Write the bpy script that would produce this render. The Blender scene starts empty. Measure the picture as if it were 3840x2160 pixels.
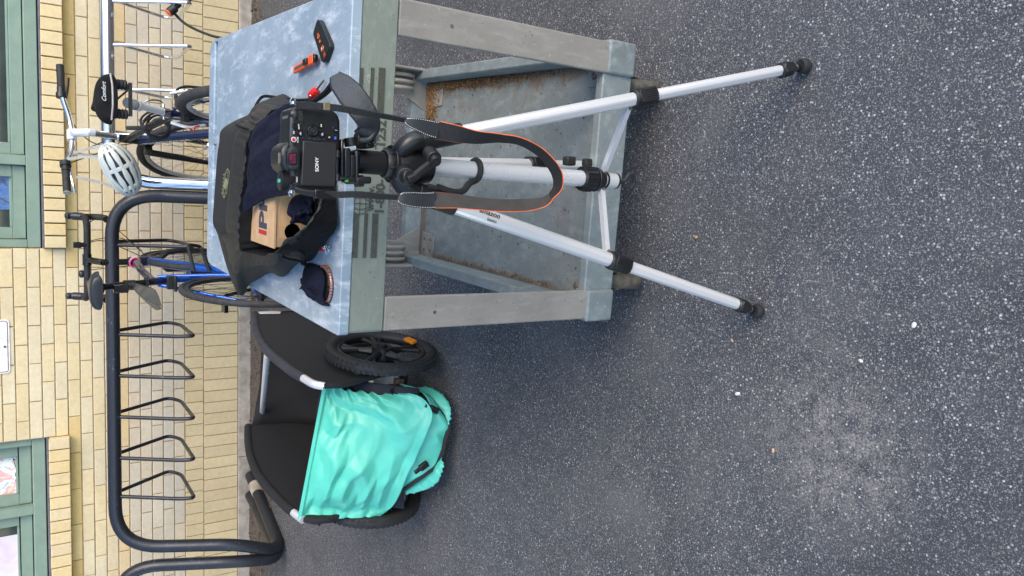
import bpy, bmesh, math, random
from mathutils import Vector, Matrix, noise
from mathutils.bvhtree import BVHTree
random.seed(7)
R = math.radians
scene = bpy.context.scene
col = scene.collection

# ---------------------------------------------------------------- camera, light, exposure
PITCH, YAW, ROLL, CAM_H, WALL_Y = R(34.566), R(-6.104), R(1.5675), 1.36, 4.72
FPX = 2884.0
cp, sp, cy, sy = math.cos(PITCH), math.sin(PITCH), math.cos(YAW), math.sin(YAW)
FWD = Vector((sy*cp, cy*cp, -sp)); RT0 = Vector((cy, -sy, 0)); DN0 = FWD.cross(RT0)
RT = math.cos(ROLL)*RT0 + math.sin(ROLL)*DN0
DN = -math.sin(ROLL)*RT0 + math.cos(ROLL)*DN0
CAM = Vector((0, 0, CAM_H))
cam = bpy.data.objects.new('camera', bpy.data.cameras.new('camera')); col.objects.link(cam)
m = Matrix((DN, RT, -FWD)).transposed().to_4x4(); m.translation = CAM      # photo was taken with the phone on its side
cam.matrix_world = m
cam.data.sensor_width = 36; cam.data.lens = FPX/3840*36
cam.data.clip_start = .05; cam.data.clip_end = 500
scene.camera = cam

world = bpy.data.worlds.new("World"); scene.world = world; world.use_nodes = True
wn = world.node_tree; wn.nodes.clear()
SUN_EL, SUN_ROT = R(45), R(136)
sky = wn.nodes.new('ShaderNodeTexSky'); sky.sky_type = 'NISHITA'; sky.sun_disc = False
sky.sun_elevation = SUN_EL; sky.sun_rotation = SUN_ROT
sky.air_density = 1.0; sky.dust_density = 0.6; sky.ozone_density = 1.0
bg = wn.nodes.new('ShaderNodeBackground'); bg.inputs[1].default_value = 0.15
wo = wn.nodes.new('ShaderNodeOutputWorld')
wn.links.new(sky.outputs[0], bg.inputs[0]); wn.links.new(bg.outputs[0], wo.inputs[0])
sun = bpy.data.objects.new('sun', bpy.data.lights.new('sun', 'SUN')); col.objects.link(sun)
sun.data.energy = 1.3; sun.data.angle = R(40); sun.data.color = (1.0, .82, .60)
sd = Vector((math.sin(SUN_ROT)*math.cos(SUN_EL), math.cos(SUN_ROT)*math.cos(SUN_EL), math.sin(SUN_EL)))
sun.rotation_euler = sd.to_track_quat('Z', 'Y').to_euler(); sun.location = (0, -3, 8)
scene.view_settings.view_transform = 'Standard'; scene.view_settings.look = 'None'
scene.view_settings.gamma = 1; scene.view_settings.exposure = 1.42
scene.render.engine = 'CYCLES'

# ---------------------------------------------------------------- planning helper: a point of the photo put on a plane at its real distance
def ray(dx, dy):
    s = 3840/2576
    return ((1080-dy*s)/FPX)*RT + ((dx*s-1920)/FPX)*DN + FWD
def at(dx, dy, X=None, Y=None, Z=None, P=None):
    d = ray(dx, dy)
    if P: p0, n = P; t = (Vector(p0)-CAM).dot(n)/d.dot(n)
    elif X is not None: t = X/d.x
    elif Y is not None: t = Y/d.y
    else: t = (Z-CAM_H)/d.z
    return CAM + t*d

# ---------------------------------------------------------------- object helpers
def tag(o, label=None, cat=None, group=None, kind=None):
    if label: o['label'] = label
    if cat: o['category'] = cat
    if group: o['group'] = group
    if kind: o['kind'] = kind
    return o
def thing(name, loc, label, cat, group=None):
    o = bpy.data.objects.new(name, None); col.objects.link(o)
    o.location = loc; o.empty_display_size = .05
    return tag(o, label, cat, group)
def wloc(o):
    v = Vector((0, 0, 0))
    while o: v += Vector(o.location); o = o.parent
    return v
class MB:
    def __init__(s): s.v = []; s.f = []; s.c = []; s.mi = []
    def add(s, vs, fs, c=None, mi=0):
        n = len(s.v); s.v += [Vector(v) for v in vs]; s.f += [[i+n for i in f] for f in fs]
        s.c += [c or (1, 1, 1)]*len(fs); s.mi += [mi]*len(fs); return s
    def box(s, c, size, M=None, c_=None, mi=0):
        x, y, z = [k/2 for k in size]; c = Vector(c)
        vs = [Vector((a*x, b*y, d*z)) for a in (-1, 1) for b in (-1, 1) for d in (-1, 1)]
        if M: vs = [M @ v for v in vs]
        return s.add([c+v for v in vs], [(0, 1, 3, 2), (4, 6, 7, 5), (0, 4, 5, 1), (2, 3, 7, 6), (0, 2, 6, 4), (1, 5, 7, 3)], c_, mi)
    def tube(s, pts, r, seg=12, closed=False, caps=True, flat=1.0, up=None, mi=0):
        pts = [Vector(p) for p in pts]; n = len(pts)
        rr = r if isinstance(r, (list, tuple)) else [r]*n
        T = []
        for i in range(n):
            a = pts[i-1] if (i > 0 or closed) else pts[i]
            b = pts[(i+1) % n] if (i < n-1 or closed) else pts[i]
            t = (b-a); T.append(t.normalized() if t.length > 1e-9 else Vector((0, 0, 1)))
        N = Vector(up) if up else (Vector((0, 0, 1)) if abs(T[0].z) < .9 else Vector((1, 0, 0)))
        vs = []
        for i in range(n):
            N = (N - T[i]*N.dot(T[i]))
            N = N.normalized() if N.length > 1e-6 else T[i].orthogonal().normalized()
            B = T[i].cross(N)
            for k in range(seg):
                a = 2*math.pi*k/seg
                vs.append(pts[i] + rr[i]*(math.cos(a)*N*flat + math.sin(a)*B))
        fs = []
        for i in range(n if closed else n-1):
            j = (i+1) % n
            for k in range(seg):
                l = (k+1) % seg; fs.append((i*seg+k, i*seg+l, j*seg+l, j*seg+k))
        if caps and not closed:
            fs.append(tuple(range(seg))[::-1]); fs.append(tuple((n-1)*seg+k for k in range(seg)))
        return s.add(vs, fs, mi=mi)
    def cyl(s, a, b, r, seg=20, mi=0): return s.tube([a, b], r, seg, mi=mi)
    def ring(s, c, ax, Rr, r, seg=48, rs=10, flat=1.0):
        ax = Vector(ax).normalized(); u = ax.orthogonal().normalized(); w = ax.cross(u); c = Vector(c)
        vs = []; fs = []
        for i in range(seg):
            a = 2*math.pi*i/seg; d = math.cos(a)*u + math.sin(a)*w
            for k in range(rs):
                b = 2*math.pi*k/rs; vs.append(c + d*(Rr + r*math.cos(b)) + ax*r*flat*math.sin(b))
        for i in range(seg):
            j = (i+1) % seg
            for k in range(rs):
                l = (k+1) % rs; fs.append((i*rs+k, j*rs+k, j*rs+l, i*rs+l))
        return s.add(vs, fs)
    def prism(s, pts, d, mi=0):                       # closed outline (3-D points) pushed along d
        d = Vector(d); n = len(pts); vs = [Vector(p) for p in pts] + [Vector(p)+d for p in pts]
        fs = [tuple(range(n))[::-1], tuple(range(n, 2*n))] + [(i, (i+1) % n, n+(i+1) % n, n+i) for i in range(n)]
        return s.add(vs, fs, mi=mi)
    def grid(s, rows, closed=False, mi=0):
        n = len(rows[0]); vs = [p for r in rows for p in r]; fs = []
        for i in range(len(rows)-1):
            for k in range(n if closed else n-1):
                l = (k+1) % n; fs.append((i*n+k, i*n+l, (i+1)*n+l, (i+1)*n+k))
        return s.add(vs, fs, mi=mi)
    def ball(s, c, r, sx=1, sy=1, sz=1, seg=20, ring=12, M=None):
        c = Vector(c); vs = []; fs = []
        for i in range(ring+1):
            th = math.pi*i/ring
            for k in range(seg):
                a = 2*math.pi*k/seg
                v = Vector((math.sin(th)*math.cos(a)*sx, math.sin(th)*math.sin(a)*sy, math.cos(th)*sz))*r
                vs.append(c + (M @ v if M else v))
        for i in range(ring):
            for k in range(seg):
                l = (k+1) % seg; fs.append((i*seg+k, (i+1)*seg+k, (i+1)*seg+l, i*seg+l))
        return s.add(vs, fs)
    def build(s, name, mt, parent=None, bevel=0, seg=2, solid=0, subd=0, smooth=40, sup=0, colors=False, loc=None):
        me = bpy.data.meshes.new(name)
        o = bpy.data.objects.new(name, me); col.objects.link(o)
        L = wloc(parent) if parent else Vector((0, 0, 0))
        if loc is not None: o.location = Vector(loc)-L; L = Vector(loc)
        me.from_pydata([v-L for v in s.v], [], s.f)
        if colors:
            ca = me.color_attributes.new('Col', 'FLOAT_COLOR', 'CORNER'); i = 0
            for p, c in zip(me.polygons, s.c):
                for _ in p.vertices: ca.data[i].color = (*c, 1); i += 1
        for mm in (mt if isinstance(mt, list) else [mt]): me.materials.append(mm)
        for p, k in zip(me.polygons, s.mi): p.material_index = k
        bm = bmesh.new(); bm.from_mesh(me)
        bmesh.ops.remove_doubles(bm, verts=bm.verts, dist=1e-6)
        bmesh.ops.recalc_face_normals(bm, faces=bm.faces); bm.to_mesh(me); bm.free()
        if smooth:
            for p in me.polygons: p.use_smooth = True
            me.set_sharp_from_angle(angle=R(smooth))
        if parent: o.parent = parent
        if solid: md = o.modifiers.new('s', 'SOLIDIFY'); md.thickness = solid; md.offset = 0
        if bevel:
            md = o.modifiers.new('b', 'BEVEL'); md.width = bevel; md.segments = seg; md.limit_method = 'ANGLE'; md.angle_limit = R(40); md.harden_normals = False
        if subd: md = o.modifiers.new('d', 'SUBSURF'); md.levels = subd; md.render_levels = subd
        return o
def smooth_path(pts, n=8, closed=False):             # Catmull-Rom
    pts = [Vector(p) for p in pts]; N = len(pts); out = []
    rng = range(N) if closed else range(N-1)
    for i in rng:
        p0 = pts[(i-1) % N] if (closed or i > 0) else pts[0]*2-pts[1]
        p1 = pts[i]; p2 = pts[(i+1) % N]
        p3 = pts[(i+2) % N] if (closed or i < N-2) else pts[N-1]*2-pts[N-2]
        for k in range(n):
            t = k/n
            out.append(.5*((2*p1)+(p2-p0)*t+(2*p0-5*p1+4*p2-p3)*t*t+(3*p1-p0-3*p2+p3)*t**3))
    if not closed: out.append(pts[-1])
    return out
def fillet(pts, r, n=6):                             # straight runs joined by bends
    pts = [Vector(p) for p in pts]; out = [pts[0]]
    for i in range(1, len(pts)-1):
        a, b, c = pts[i-1], pts[i], pts[i+1]
        ri = r[i-1] if isinstance(r, (list, tuple)) else r
        u = (a-b); w = (c-b); k = min(ri, u.length*.48, w.length*.48)
        p, q = b+u.normalized()*k, b+w.normalized()*k
        for j in range(n+1):
            t = j/n; out.append((1-t)**2*p+2*t*(1-t)*b+t*t*q)
    out.append(pts[-1]); return out
def ribbon(path, widthdirs, w, th=0.0015):           # flat strap along a path
    mb = MB(); rows = []
    n = len(path)
    for i in range(n):
        a = path[max(i-1, 0)]; b = path[min(i+1, n-1)]; t = (b-a).normalized()
        wd = widthdirs[i] if isinstance(widthdirs, list) else Vector(widthdirs)
        wd = (wd - t*wd.dot(t)).normalized(); nn = t.cross(wd).normalized()
        ww = w[i] if isinstance(w, list) else w
        p = path[i]
        rows.append([p-wd*ww/2-nn*th/2, p+wd*ww/2-nn*th/2, p+wd*ww/2+nn*th/2, p-wd*ww/2+nn*th/2])
    mb.grid(rows, closed=True)
    mb.add(rows[0], [(0, 1, 2, 3)]); mb.add(rows[-1], [(3, 2, 1, 0)])
    return mb
def text(name, s, size, o, xd, yd, mt, parent, depth=.0006, spacing=1.0, sx=1.0, bold=0, align='LEFT', shear=0):
    cu = bpy.data.curves.new('t', 'FONT'); cu.body = s; cu.size = size; cu.space_character = spacing
    cu.extrude = depth/2; cu.offset = bold; cu.align_x = align; cu.shear = shear
    to = bpy.data.objects.new('t', cu); col.objects.link(to)
    dg = bpy.context.evaluated_depsgraph_get(); me0 = to.evaluated_get(dg).to_mesh()
    xd = Vector(xd).normalized(); yd = Vector(yd); yd = (yd-xd*yd.dot(xd)).normalized(); nd = xd.cross(yd)
    mb = MB(); mb.add([Vector(o)+xd*v.co.x*sx+yd*v.co.y+nd*v.co.z for v in me0.vertices], [tuple(p.vertices) for p in me0.polygons])
    to.evaluated_get(dg).to_mesh_clear(); bpy.data.objects.remove(to); bpy.data.curves.remove(cu)
    return mb.build(name, mt, parent, smooth=0)
def wrinkle(o, amp, sc, seed=0, dirv=None):
    for v in o.data.vertices:
        p = (v.co+Vector((seed, seed*2, 0)))*sc
        d = noise.noise(p)+.5*noise.noise(p*2.3)
        v.co += (dirv or v.normal)*amp*d

# ---------------------------------------------------------------- materials
def nodes(name):
    mt = bpy.data.materials.new(name); mt.use_nodes = True; nt = mt.node_tree
    return mt, nt, nt.nodes['Principled BSDF']
def N(nt, t, **k):
    n = nt.nodes.new(t)
    for a, b in k.items(): setattr(n, a, b)
    return n
def ramp(nt, src, stops):
    r = N(nt, 'ShaderNodeValToRGB'); nt.links.new(src, r.inputs[0])
    el = r.color_ramp.elements
    while len(el) < len(stops): el.new(.5)
    for e, (p, c) in zip(el, stops): e.position = p; e.color = (*c, 1) if len(c) == 3 else c
    return r
def mixc(nt, fac, a, b, mode='MIX'):
    mx = N(nt, 'ShaderNodeMix', data_type='RGBA', blend_type=mode)
    for i, s in ((0, fac), (6, a), (7, b)):
        if isinstance(s, (int, float)): mx.inputs[i].default_value = s
        elif isinstance(s, tuple): mx.inputs[i].default_value = (*s, 1)
        else: nt.links.new(s, mx.inputs[i])
    return mx.outputs[2]
def noi(nt, scale, detail=4, rough=.55, vec=None, dist=0):
    n = N(nt, 'ShaderNodeTexNoise'); n.inputs['Scale'].default_value = scale; n.inputs['Detail'].default_value = detail
    n.inputs['Roughness'].default_value = rough; n.inputs['Distortion'].default_value = dist
    if vec is not None: nt.links.new(vec, n.inputs['Vector'])
    return n.outputs[0]
def coords(nt, sc=(1, 1, 1)):
    g = N(nt, 'ShaderNodeNewGeometry'); mp = N(nt, 'ShaderNodeMapping'); mp.inputs['Scale'].default_value = sc
    nt.links.new(g.outputs['Position'], mp.inputs[0]); return mp.outputs[0]
def bump(nt, b, h, strength, dist):
    bp = N(nt, 'ShaderNodeBump'); bp.inputs['Strength'].default_value = strength; bp.inputs['Distance'].default_value = dist
    nt.links.new(h, bp.inputs['Height']); nt.links.new(bp.outputs[0], b.inputs['Normal'])
def pm(name, c, rough=.5, metal=0, var=.12, vs=30, c2=None, bs=0, bd=.0005, spec=.5, sheen=0, aniso=0, rv=.1, coat=0):
    mt, nt, b = nodes(name)
    v = coords(nt); n1 = noi(nt, vs, 5, .6, v)
    c2 = c2 or tuple(x*(1-var*2) for x in c)
    r = ramp(nt, n1, [(.35, c2), (.65, c)]); nt.links.new(r.outputs[0], b.inputs['Base Color'])
    rr = N(nt, 'ShaderNodeMapRange'); nt.links.new(n1, rr.inputs[0]); rr.inputs[1].default_value = .3; rr.inputs[2].default_value = .7
    rr.inputs[3].default_value = min(1, rough+rv); rr.inputs[4].default_value = max(.03, rough-rv)
    nt.links.new(rr.outputs[0], b.inputs['Roughness'])
    b.inputs['Metallic'].default_value = metal; b.inputs['Specular IOR Level'].default_value = spec
    if sheen: b.inputs['Sheen Weight'].default_value = sheen
    if coat: b.inputs['Coat Weight'].default_value = coat
    if bs: bump(nt, b, noi(nt, bs, 3, .6, v), .6, bd)
    return mt
M = {}
M['black_plastic'] = pm('black_plastic', (.010, .010, .011), .4, vs=60, bs=900, bd=.0002)
M['black_rubber'] = pm('black_rubber', (.016, .016, .0165), .7, vs=40, c2=(.009, .009, .0095), bs=400, bd=.0004)
M['camera_black'] = pm('camera_black', (.0085, .009, .010), .36, vs=80, bs=1800, bd=.00015)
M['screen_back'] = pm('screen_back', (.013, .0125, .012), .5, vs=300, bs=1500, bd=.0001)
M['gloss_black'] = pm('gloss_black', (.01, .01, .011), .16, vs=50)
M['alu'] = pm('satin_aluminium', (.80, .79, .78), .30, .5, var=.01, vs=4, rv=.02)
M['alu_bright'] = pm('bright_aluminium', (.74, .74, .75), .25, .45, var=.03, vs=20, rv=.04)
M['chrome'] = pm('polished_steel', (.8, .8, .82), .1, 1, var=.06, vs=12, rv=.05)
M['rack_black'] = pm('worn_black_paint', (.012, .014, .020), .36, vs=25, c2=(.008, .0095, .013), bs=300, bd=.0002)
M['white_print'] = pm('white_print', (.75, .75, .73), .6)
M['black_print'] = pm('faded_black_print', (.04, .038, .03), .8, vs=250, c2=(.075, .08, .062))
M['orange_print'] = pm('orange_print', (.85, .16, .03), .5)
M['blue_print'] = pm('blue_print', (.04, .13, .6), .5)
M['green_print'] = pm('olive_print', (.24, .24, .13), .8)
M['red'] = pm('red_plastic', (.75, .02, .015), .3)
M['orange'] = pm('orange_plastic', (.95, .12, .02), .35)
M['white_plastic'] = pm('white_plastic', (.8, .8, .78), .4)
M['navy_cloth'] = pm('navy_cloth', (.0075, .0095, .024), .92, vs=60, c2=(.0045, .006, .015), bs=1200, bd=.0005, spec=.2)
M['black_cloth'] = pm('black_cloth', (.008, .008, .009), .88, vs=30, c2=(.005, .005, .0055), bs=900, bd=.0005, spec=.25)
M['spoke'] = pm('steel_spoke', (.5, .5, .48), .3, 1)
M['rubber_grey'] = pm('dusty_tyre', (.035, .034, .034), .8, vs=50, c2=(.02, .02, .021), bs=500, bd=.0006)
M['paper_tag'] = pm('white_paper', (.75, .75, .72), .8)
# ---------------------------------------------------------------- special materials
def asphalt():
    mt, nt, b = nodes('asphalt'); v = coords(nt)
    def vor(scale, lo, hi, k):
        vo = N(nt, 'ShaderNodeTexVoronoi', feature='F1'); vo.inputs['Scale'].default_value = scale
        nt.links.new(v, vo.inputs['Vector'])
        sep = N(nt, 'ShaderNodeSeparateColor'); nt.links.new(vo.outputs['Color'], sep.inputs[0])
        a = ramp(nt, sep.outputs[0], [(lo, (0, 0, 0)), (hi, (1, 1, 1))])
        d = ramp(nt, vo.outputs['Distance'], [(k*.7, (1, 1, 1)), (k, (0, 0, 0))])
        m_ = N(nt, 'ShaderNodeMath', operation='MULTIPLY'); nt.links.new(a.outputs[0], m_.inputs[0]); nt.links.new(d.outputs[0], m_.inputs[1])
        return m_.outputs[0], sep.outputs[1]
    big = noi(nt, 1.1, 6, .6, v); mid = noi(nt, 6, 5, .6, v); fine = noi(nt, 260, 3, .6, v)
    base = ramp(nt, big, [(.3, (.031, .034, .041)), (.7, (.053, .057, .066))]).outputs[0]
    base = mixc(nt, ramp(nt, mid, [(.45, (0, 0, 0)), (.75, (.35, .35, .35))]).outputs[0], base, (.1, .103, .11))
    base = mixc(nt, .55, base, ramp(nt, fine, [(.36, (.25, .25, .26)), (.62, (1.7, 1.72, 1.8))]).outputs[0], 'MULTIPLY')
    s1, g1 = vor(400, .25, .58, .52); s2, g2 = vor(190, .66, .84, .46); s3, g3 = vor(95, .970, .976, .28)
    sc = ramp(nt, g1, [(0, (.12, .112, .10)), (.6, (.21, .205, .195)), (1, (.36, .355, .345))]).outputs[0]
    base = mixc(nt, s1, base, sc)
    base = mixc(nt, s2, base, ramp(nt, g2, [(0, (.17, .155, .135)), (.7, (.3, .3, .3)), (1, (.55, .57, .6))]).outputs[0])
    base = mixc(nt, s3, base, ramp(nt, g3, [(0, (.26, .2, .13)), (.5, (.36, .35, .33)), (1, (.42, .43, .43))]).outputs[0])
    # dust and stains with shapes of their own
    st = ramp(nt, noi(nt, 2.3, 5, .62, v, .6), [(.52, (0, 0, 0)), (.72, (.45, .45, .45))]).outputs[0]
    base = mixc(nt, st, base, (.15, .147, .14))
    st = ramp(nt, noi(nt, 1.6, 4, .6, coords(nt, (1.2, .8, 1)), .5), [(.52, (0, 0, 0)), (.72, (.6, .6, .6))]).outputs[0]
    base = mixc(nt, st, base, (.026, .027, .03))
    wp_ = at(2095, 1130, Z=0)
    for cxy, rad, colr, lo, hi, am in ((wp_, .22, (.30, .28, .25), .42, .58, .8), (at(1700, 840, Z=0), .5, (.13, .13, .13), .5, .7, .5), (at(1250, 1000, Z=0), .45, (.022, .023, .026), .45, .65, .6), (at(560, 900, Z=0), .5, (.10, .09, .08), .4, .6, .6)):
        vd = N(nt, 'ShaderNodeVectorMath', operation='DISTANCE'); nt.links.new(v, vd.inputs[0]); vd.inputs[1].default_value = cxy
        rr_ = ramp(nt, vd.outputs['Value'], [(rad*.25, (1, 1, 1)), (rad, (0, 0, 0))]).outputs[0]
        nn_ = ramp(nt, noi(nt, 26, 8, .78, v, 0), [(lo, (0, 0, 0)), (hi, (am, am, am))]).outputs[0]
        m0 = N(nt, 'ShaderNodeMath', operation='MULTIPLY'); nt.links.new(rr_, m0.inputs[0]); nt.links.new(nn_, m0.inputs[1])
        mm_ = N(nt, 'ShaderNodeMath', operation='MULTIPLY'); nt.links.new(m0.outputs[0], mm_.inputs[0]); nt.links.new(ramp(nt, noi(nt, 210, 3, .7, v), [(.42, (.12, .12, .12)), (.56, (1, 1, 1))]).outputs[0], mm_.inputs[1])
        base = mixc(nt, mm_.outputs[0], base, colr)
    nt.links.new(base, b.inputs['Base Color']); b.inputs['Roughness'].default_value = .78
    ad = N(nt, 'ShaderNodeMath', operation='ADD'); nt.links.new(s1, ad.inputs[0]); nt.links.new(fine, ad.inputs[1])
    bump(nt, b, ad.outputs[0], .75, .0022)
    return mt
def brick(mortar=False):
    mt, nt, b = nodes('mortar' if mortar else 'cream_brick'); v = coords(nt)
    f = noi(nt, 55, 6, .65, v); g = noi(nt, 300, 3, .6, v); big = noi(nt, 3.2, 5, .6, v)
    if mortar:
        c = ramp(nt, f, [(.3, (.26, .19, .11)), (.7, (.40, .31, .20))]).outputs[0]
        nt.links.new(c, b.inputs['Base Color']); bump(nt, b, g, .8, .002); b.inputs['Roughness'].default_value = .95
        return mt
    at_ = N(nt, 'ShaderNodeVertexColor', layer_name='Col')
    c = mixc(nt, .5, at_.outputs[0], ramp(nt, f, [(.3, (.8, .79, .76)), (.6, (1.04, 1.03, 1.0)), (.75, (1.1, 1.1, 1.1))]).outputs[0], 'MULTIPLY')
    c = mixc(nt, .55, c, ramp(nt, big, [(.3, (.84, .80, .72)), (.65, (1.03, 1.03, 1.03))]).outputs[0], 'MULTIPLY')
    pits = ramp(nt, noi(nt, 190, 2, .5, v), [(.24, (.45, .4, .32)), (.3, (1, 1, 1))]).outputs[0]
    c = mixc(nt, .8, c, pits, 'MULTIPLY')
    nt.links.new(c, b.inputs['Base Color']); b.inputs['Roughness'].default_value = .72
    bump(nt, b, g, .5, .0012); return mt
def cart_plastic(name, c1, c2, c3, streak=(3, 22, 3), dirt_shade=0, rough=.55, fs=9):
    mt, nt, b = nodes(name); v = coords(nt)
    f = noi(nt, fs, 6, .65, v, .4); g = noi(nt, 5, 7, .7, coords(nt, streak), .3); h = noi(nt, 420, 2, .5, v)
    c = mixc(nt, ramp(nt, f, [(.3, (0, 0, 0)), (.7, (1, 1, 1))]).outputs[0], c1, c2)
    c = mixc(nt, ramp(nt, g, [(.50, (0, 0, 0)), (.72, (.8, .8, .8))]).outputs[0], c, c3)
    sp_ = ramp(nt, noi(nt, 70, 6, .75, v), [(.63, (0, 0, 0)), (.7, (.8, .8, .8))]).outputs[0]
    c = mixc(nt, sp_, c, tuple(min(1, x*1.35+.03) for x in c3))
    sp2 = ramp(nt, noi(nt, 130, 3, .6, v), [(.27, (.9, .9, .9)), (.33, (0, 0, 0))]).outputs[0]
    c = mixc(nt, sp2, c, (.06, .07, .07))
    if dirt_shade:
        dn = ramp(nt, noi(nt, 4.5, 6, .7, v, .6), [(.56, (0, 0, 0)), (.74, (dirt_shade,)*3)]).outputs[0]
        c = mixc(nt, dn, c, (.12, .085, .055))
    nt.links.new(c, b.inputs['Base Color'])
    r = ramp(nt, f, [(.3, (rough+.1,)*3), (.7, (rough-.1,)*3)]); nt.links.new(r.outputs[0], b.inputs['Roughness'])
    bump(nt, b, h, .35, .0006); return mt
def weave(name, c1, c2, sc=420, rough=.8, bd=.0006):
    mt, nt, b = nodes(name); v = coords(nt)
    ch = N(nt, 'ShaderNodeTexChecker'); ch.inputs['Scale'].default_value = sc; nt.links.new(v, ch.inputs['Vector'])
    n_ = noi(nt, 18, 5, .6, v)
    c = mixc(nt, n_, c1, c2); c = mixc(nt, ch.outputs['Fac'], c, tuple(x*.45 for x in c1))
    nt.links.new(c, b.inputs['Base Color']); b.inputs['Roughness'].default_value = rough
    bump(nt, b, ch.outputs['Fac'], .5, bd); return mt
def cardboard():
    mt, nt, b = nodes('cardboard'); v = coords(nt, (1, 1, 6))
    c = ramp(nt, noi(nt, 40, 6, .7, v), [(.3, (.42, .26, .13)), (.7, (.56, .365, .195))]).outputs[0]
    nt.links.new(c, b.inputs['Base Color']); b.inputs['Roughness'].default_value = .85; return mt
def drawing(name, pal, sc, seed):
    mt, nt, b = nodes(name); v = coords(nt)
    f = noi(nt, sc, 3, .6, v, 1.2); c = ramp(nt, f, [(i/(len(pal)-1)*.5+.25, p) for i, p in enumerate(pal)])
    if seed: c.color_ramp.interpolation = 'CONSTANT'
    nt.links.new(c.outputs[0], b.inputs['Base Color']); b.inputs['Roughness'].default_value = .3; return mt
def debris_mat():
    mt, nt, b = nodes('dirt'); v = coords(nt)
    c = ramp(nt, noi(nt, 110, 6, .75, v), [(.3, (.035, .026, .02)), (.5, (.11, .085, .06)), (.62, (.2, .17, .13)), (.75, (.36, .32, .27))]).outputs[0]
    nt.links.new(c, b.inputs['Base Color']); b.inputs['Roughness'].default_value = .95
    bump(nt, b, noi(nt, 90, 5, .7, v), 1, .012); return mt
M['asphalt'] = asphalt(); M['brick'] = brick(); M['mortar'] = brick(True)
M['cart_top_skylit'] = cart_plastic('skylit_top_plastic', (.19, .26, .315), (.31, .385, .44), (.60, .65, .69), (9, 3, 3), 0, .42, 4)  # same plastic as the apron, with blue sky light put into its colour
M['cart_green'] = cart_plastic('cart_apron_plastic', (.16, .185, .155), (.20, .225, .185), (.245, .265, .225), (6, 2, 14))
M['cart_leg'] = cart_plastic('cart_leg_plastic', (.20, .185, .16), (.255, .24, .212), (.31, .295, .27), (14, 6, 3), .2)  # brown blotches partly stand in for the warm shade on the rear posts
M['cart_tray'] = cart_plastic('cart_tray_plastic', (.13, .155, .155), (.195, .225, .225), (.28, .31, .31), (6, 3, 6), .5)
M['bag'] = weave('bag_nylon', (.011, .011, .0125), (.019, .0185, .019), 900, .72, .0003)
M['mesh_cloth'] = weave('coarse_mesh_cloth', (.022, .0205, .018), (.010, .0095, .009), 330, .6, .0009)
M['trailer_black'] = weave('trailer_canvas', (.008, .008, .0095), (.012, .012, .014), 600, .8, .0004)
M['webbing'] = weave('webbing', (.02, .019, .0175), (.012, .0115, .011), 260, .7, .0006)
M['cardboard'] = cardboard(); M['dirt'] = debris_mat()
M['sage'] = pm('sage_paint', (.215, .29, .225), .45, vs=14, c2=(.185, .255, .20), bs=120, bd=.0004)
M['concrete'] = pm('concrete', (.42, .37, .31), .9, vs=18, c2=(.27, .23, .18), bs=120, bd=.002)
M['caulk'] = pm('grey_mortar_wash', (.15, .145, .16), .9, vs=50, c2=(.09, .085, .09), bs=200, bd=.002)
def teal():
    mt, nt, b = nodes('teal_satin'); v = coords(nt)
    f = noi(nt, 7, 4, .5, v, .8)
    c = ramp(nt, f, [(.3, (.07, .45, .34)), (.7, (.105, .54, .42))]).outputs[0]
    nt.links.new(c, b.inputs['Base Color']); b.inputs['Roughness'].default_value = .4; b.inputs['Specular IOR Level'].default_value = .5
    wa = N(nt, 'ShaderNodeTexNoise'); wa.noise_type = 'RIDGED_MULTIFRACTAL'; wa.inputs['Scale'].default_value = 5.5; wa.inputs['Detail'].default_value = 3; wa.inputs['Roughness'].default_value = .5; wa.inputs['Distortion'].default_value = .6; nt.links.new(coords(nt, (1, 1, 1.7)), wa.inputs['Vector'])
    bump(nt, b, wa.outputs[0], .55, .006); return mt
def scuffed(name, c, sc_, rough):
    mt, nt, b = nodes(name); v = coords(nt)
    f = noi(nt, 14, 7, .75, v, .3); g = noi(nt, 75, 6, .8, v)
    c0 = ramp(nt, f, [(.3, tuple(x*.7 for x in c)), (.7, c)]).outputs[0]
    mk = N(nt, 'ShaderNodeMath', operation='MULTIPLY'); nt.links.new(ramp(nt, f, [(.52, (0, 0, 0)), (.62, (1, 1, 1))]).outputs[0], mk.inputs[0]); nt.links.new(ramp(nt, g, [(.55, (0, 0, 0)), (.62, (1, 1, 1))]).outputs[0], mk.inputs[1])
    nt.links.new(mixc(nt, mk.outputs[0], c0, sc_), b.inputs['Base Color'])
    r = ramp(nt, f, [(.3, (rough+.12,)*3), (.7, (rough-.08,)*3)]); nt.links.new(r.outputs[0], b.inputs['Roughness'])
    bump(nt, b, noi(nt, 220, 3, .6, v), .5, .0003); return mt
M['rack_black'] = scuffed('worn_black_paint', (.014, .016, .023), (.10, .11, .135), .36)
M['alu'] = pm('satin_aluminium', (.80, .79, .78), .3, .5, var=.01, vs=4, rv=.03)
M['teal'] = teal()
M['teal_print'] = pm('teal_print', (.05, .5, .4), .6)
M['blue_frame'] = pm('metallic_blue_paint', (.012, .11, .5), .25, .55, vs=20, c2=(.008, .07, .36), coat=.6)
M['navy_frame'] = pm('navy_paint', (.012, .02, .06), .28, .2, vs=20, coat=.5)
M['fender'] = pm('smoky_plastic', (.06, .057, .05), .35, vs=20, c2=(.04, .04, .036))
M['helmet_white'] = pm('pearl_white_paint', (.52, .54, .5), .22, 0, var=.06, vs=20, c2=(.42, .45, .42), coat=.5)
M['strap_grey'] = pm('grey_strap', (.42, .4, .37), .8)
M['amber'] = pm('amber_reflector', (.85, .28, .01), .2, vs=300, c2=(.5, .12, .005), bs=500, bd=.0006)
M['tan_wall'] = pm('tan_sidewall', (.25, .12, .06), .8)
M['rim_pale'] = pm('pale_rim', (.5, .49, .46), .45, .3)
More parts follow.
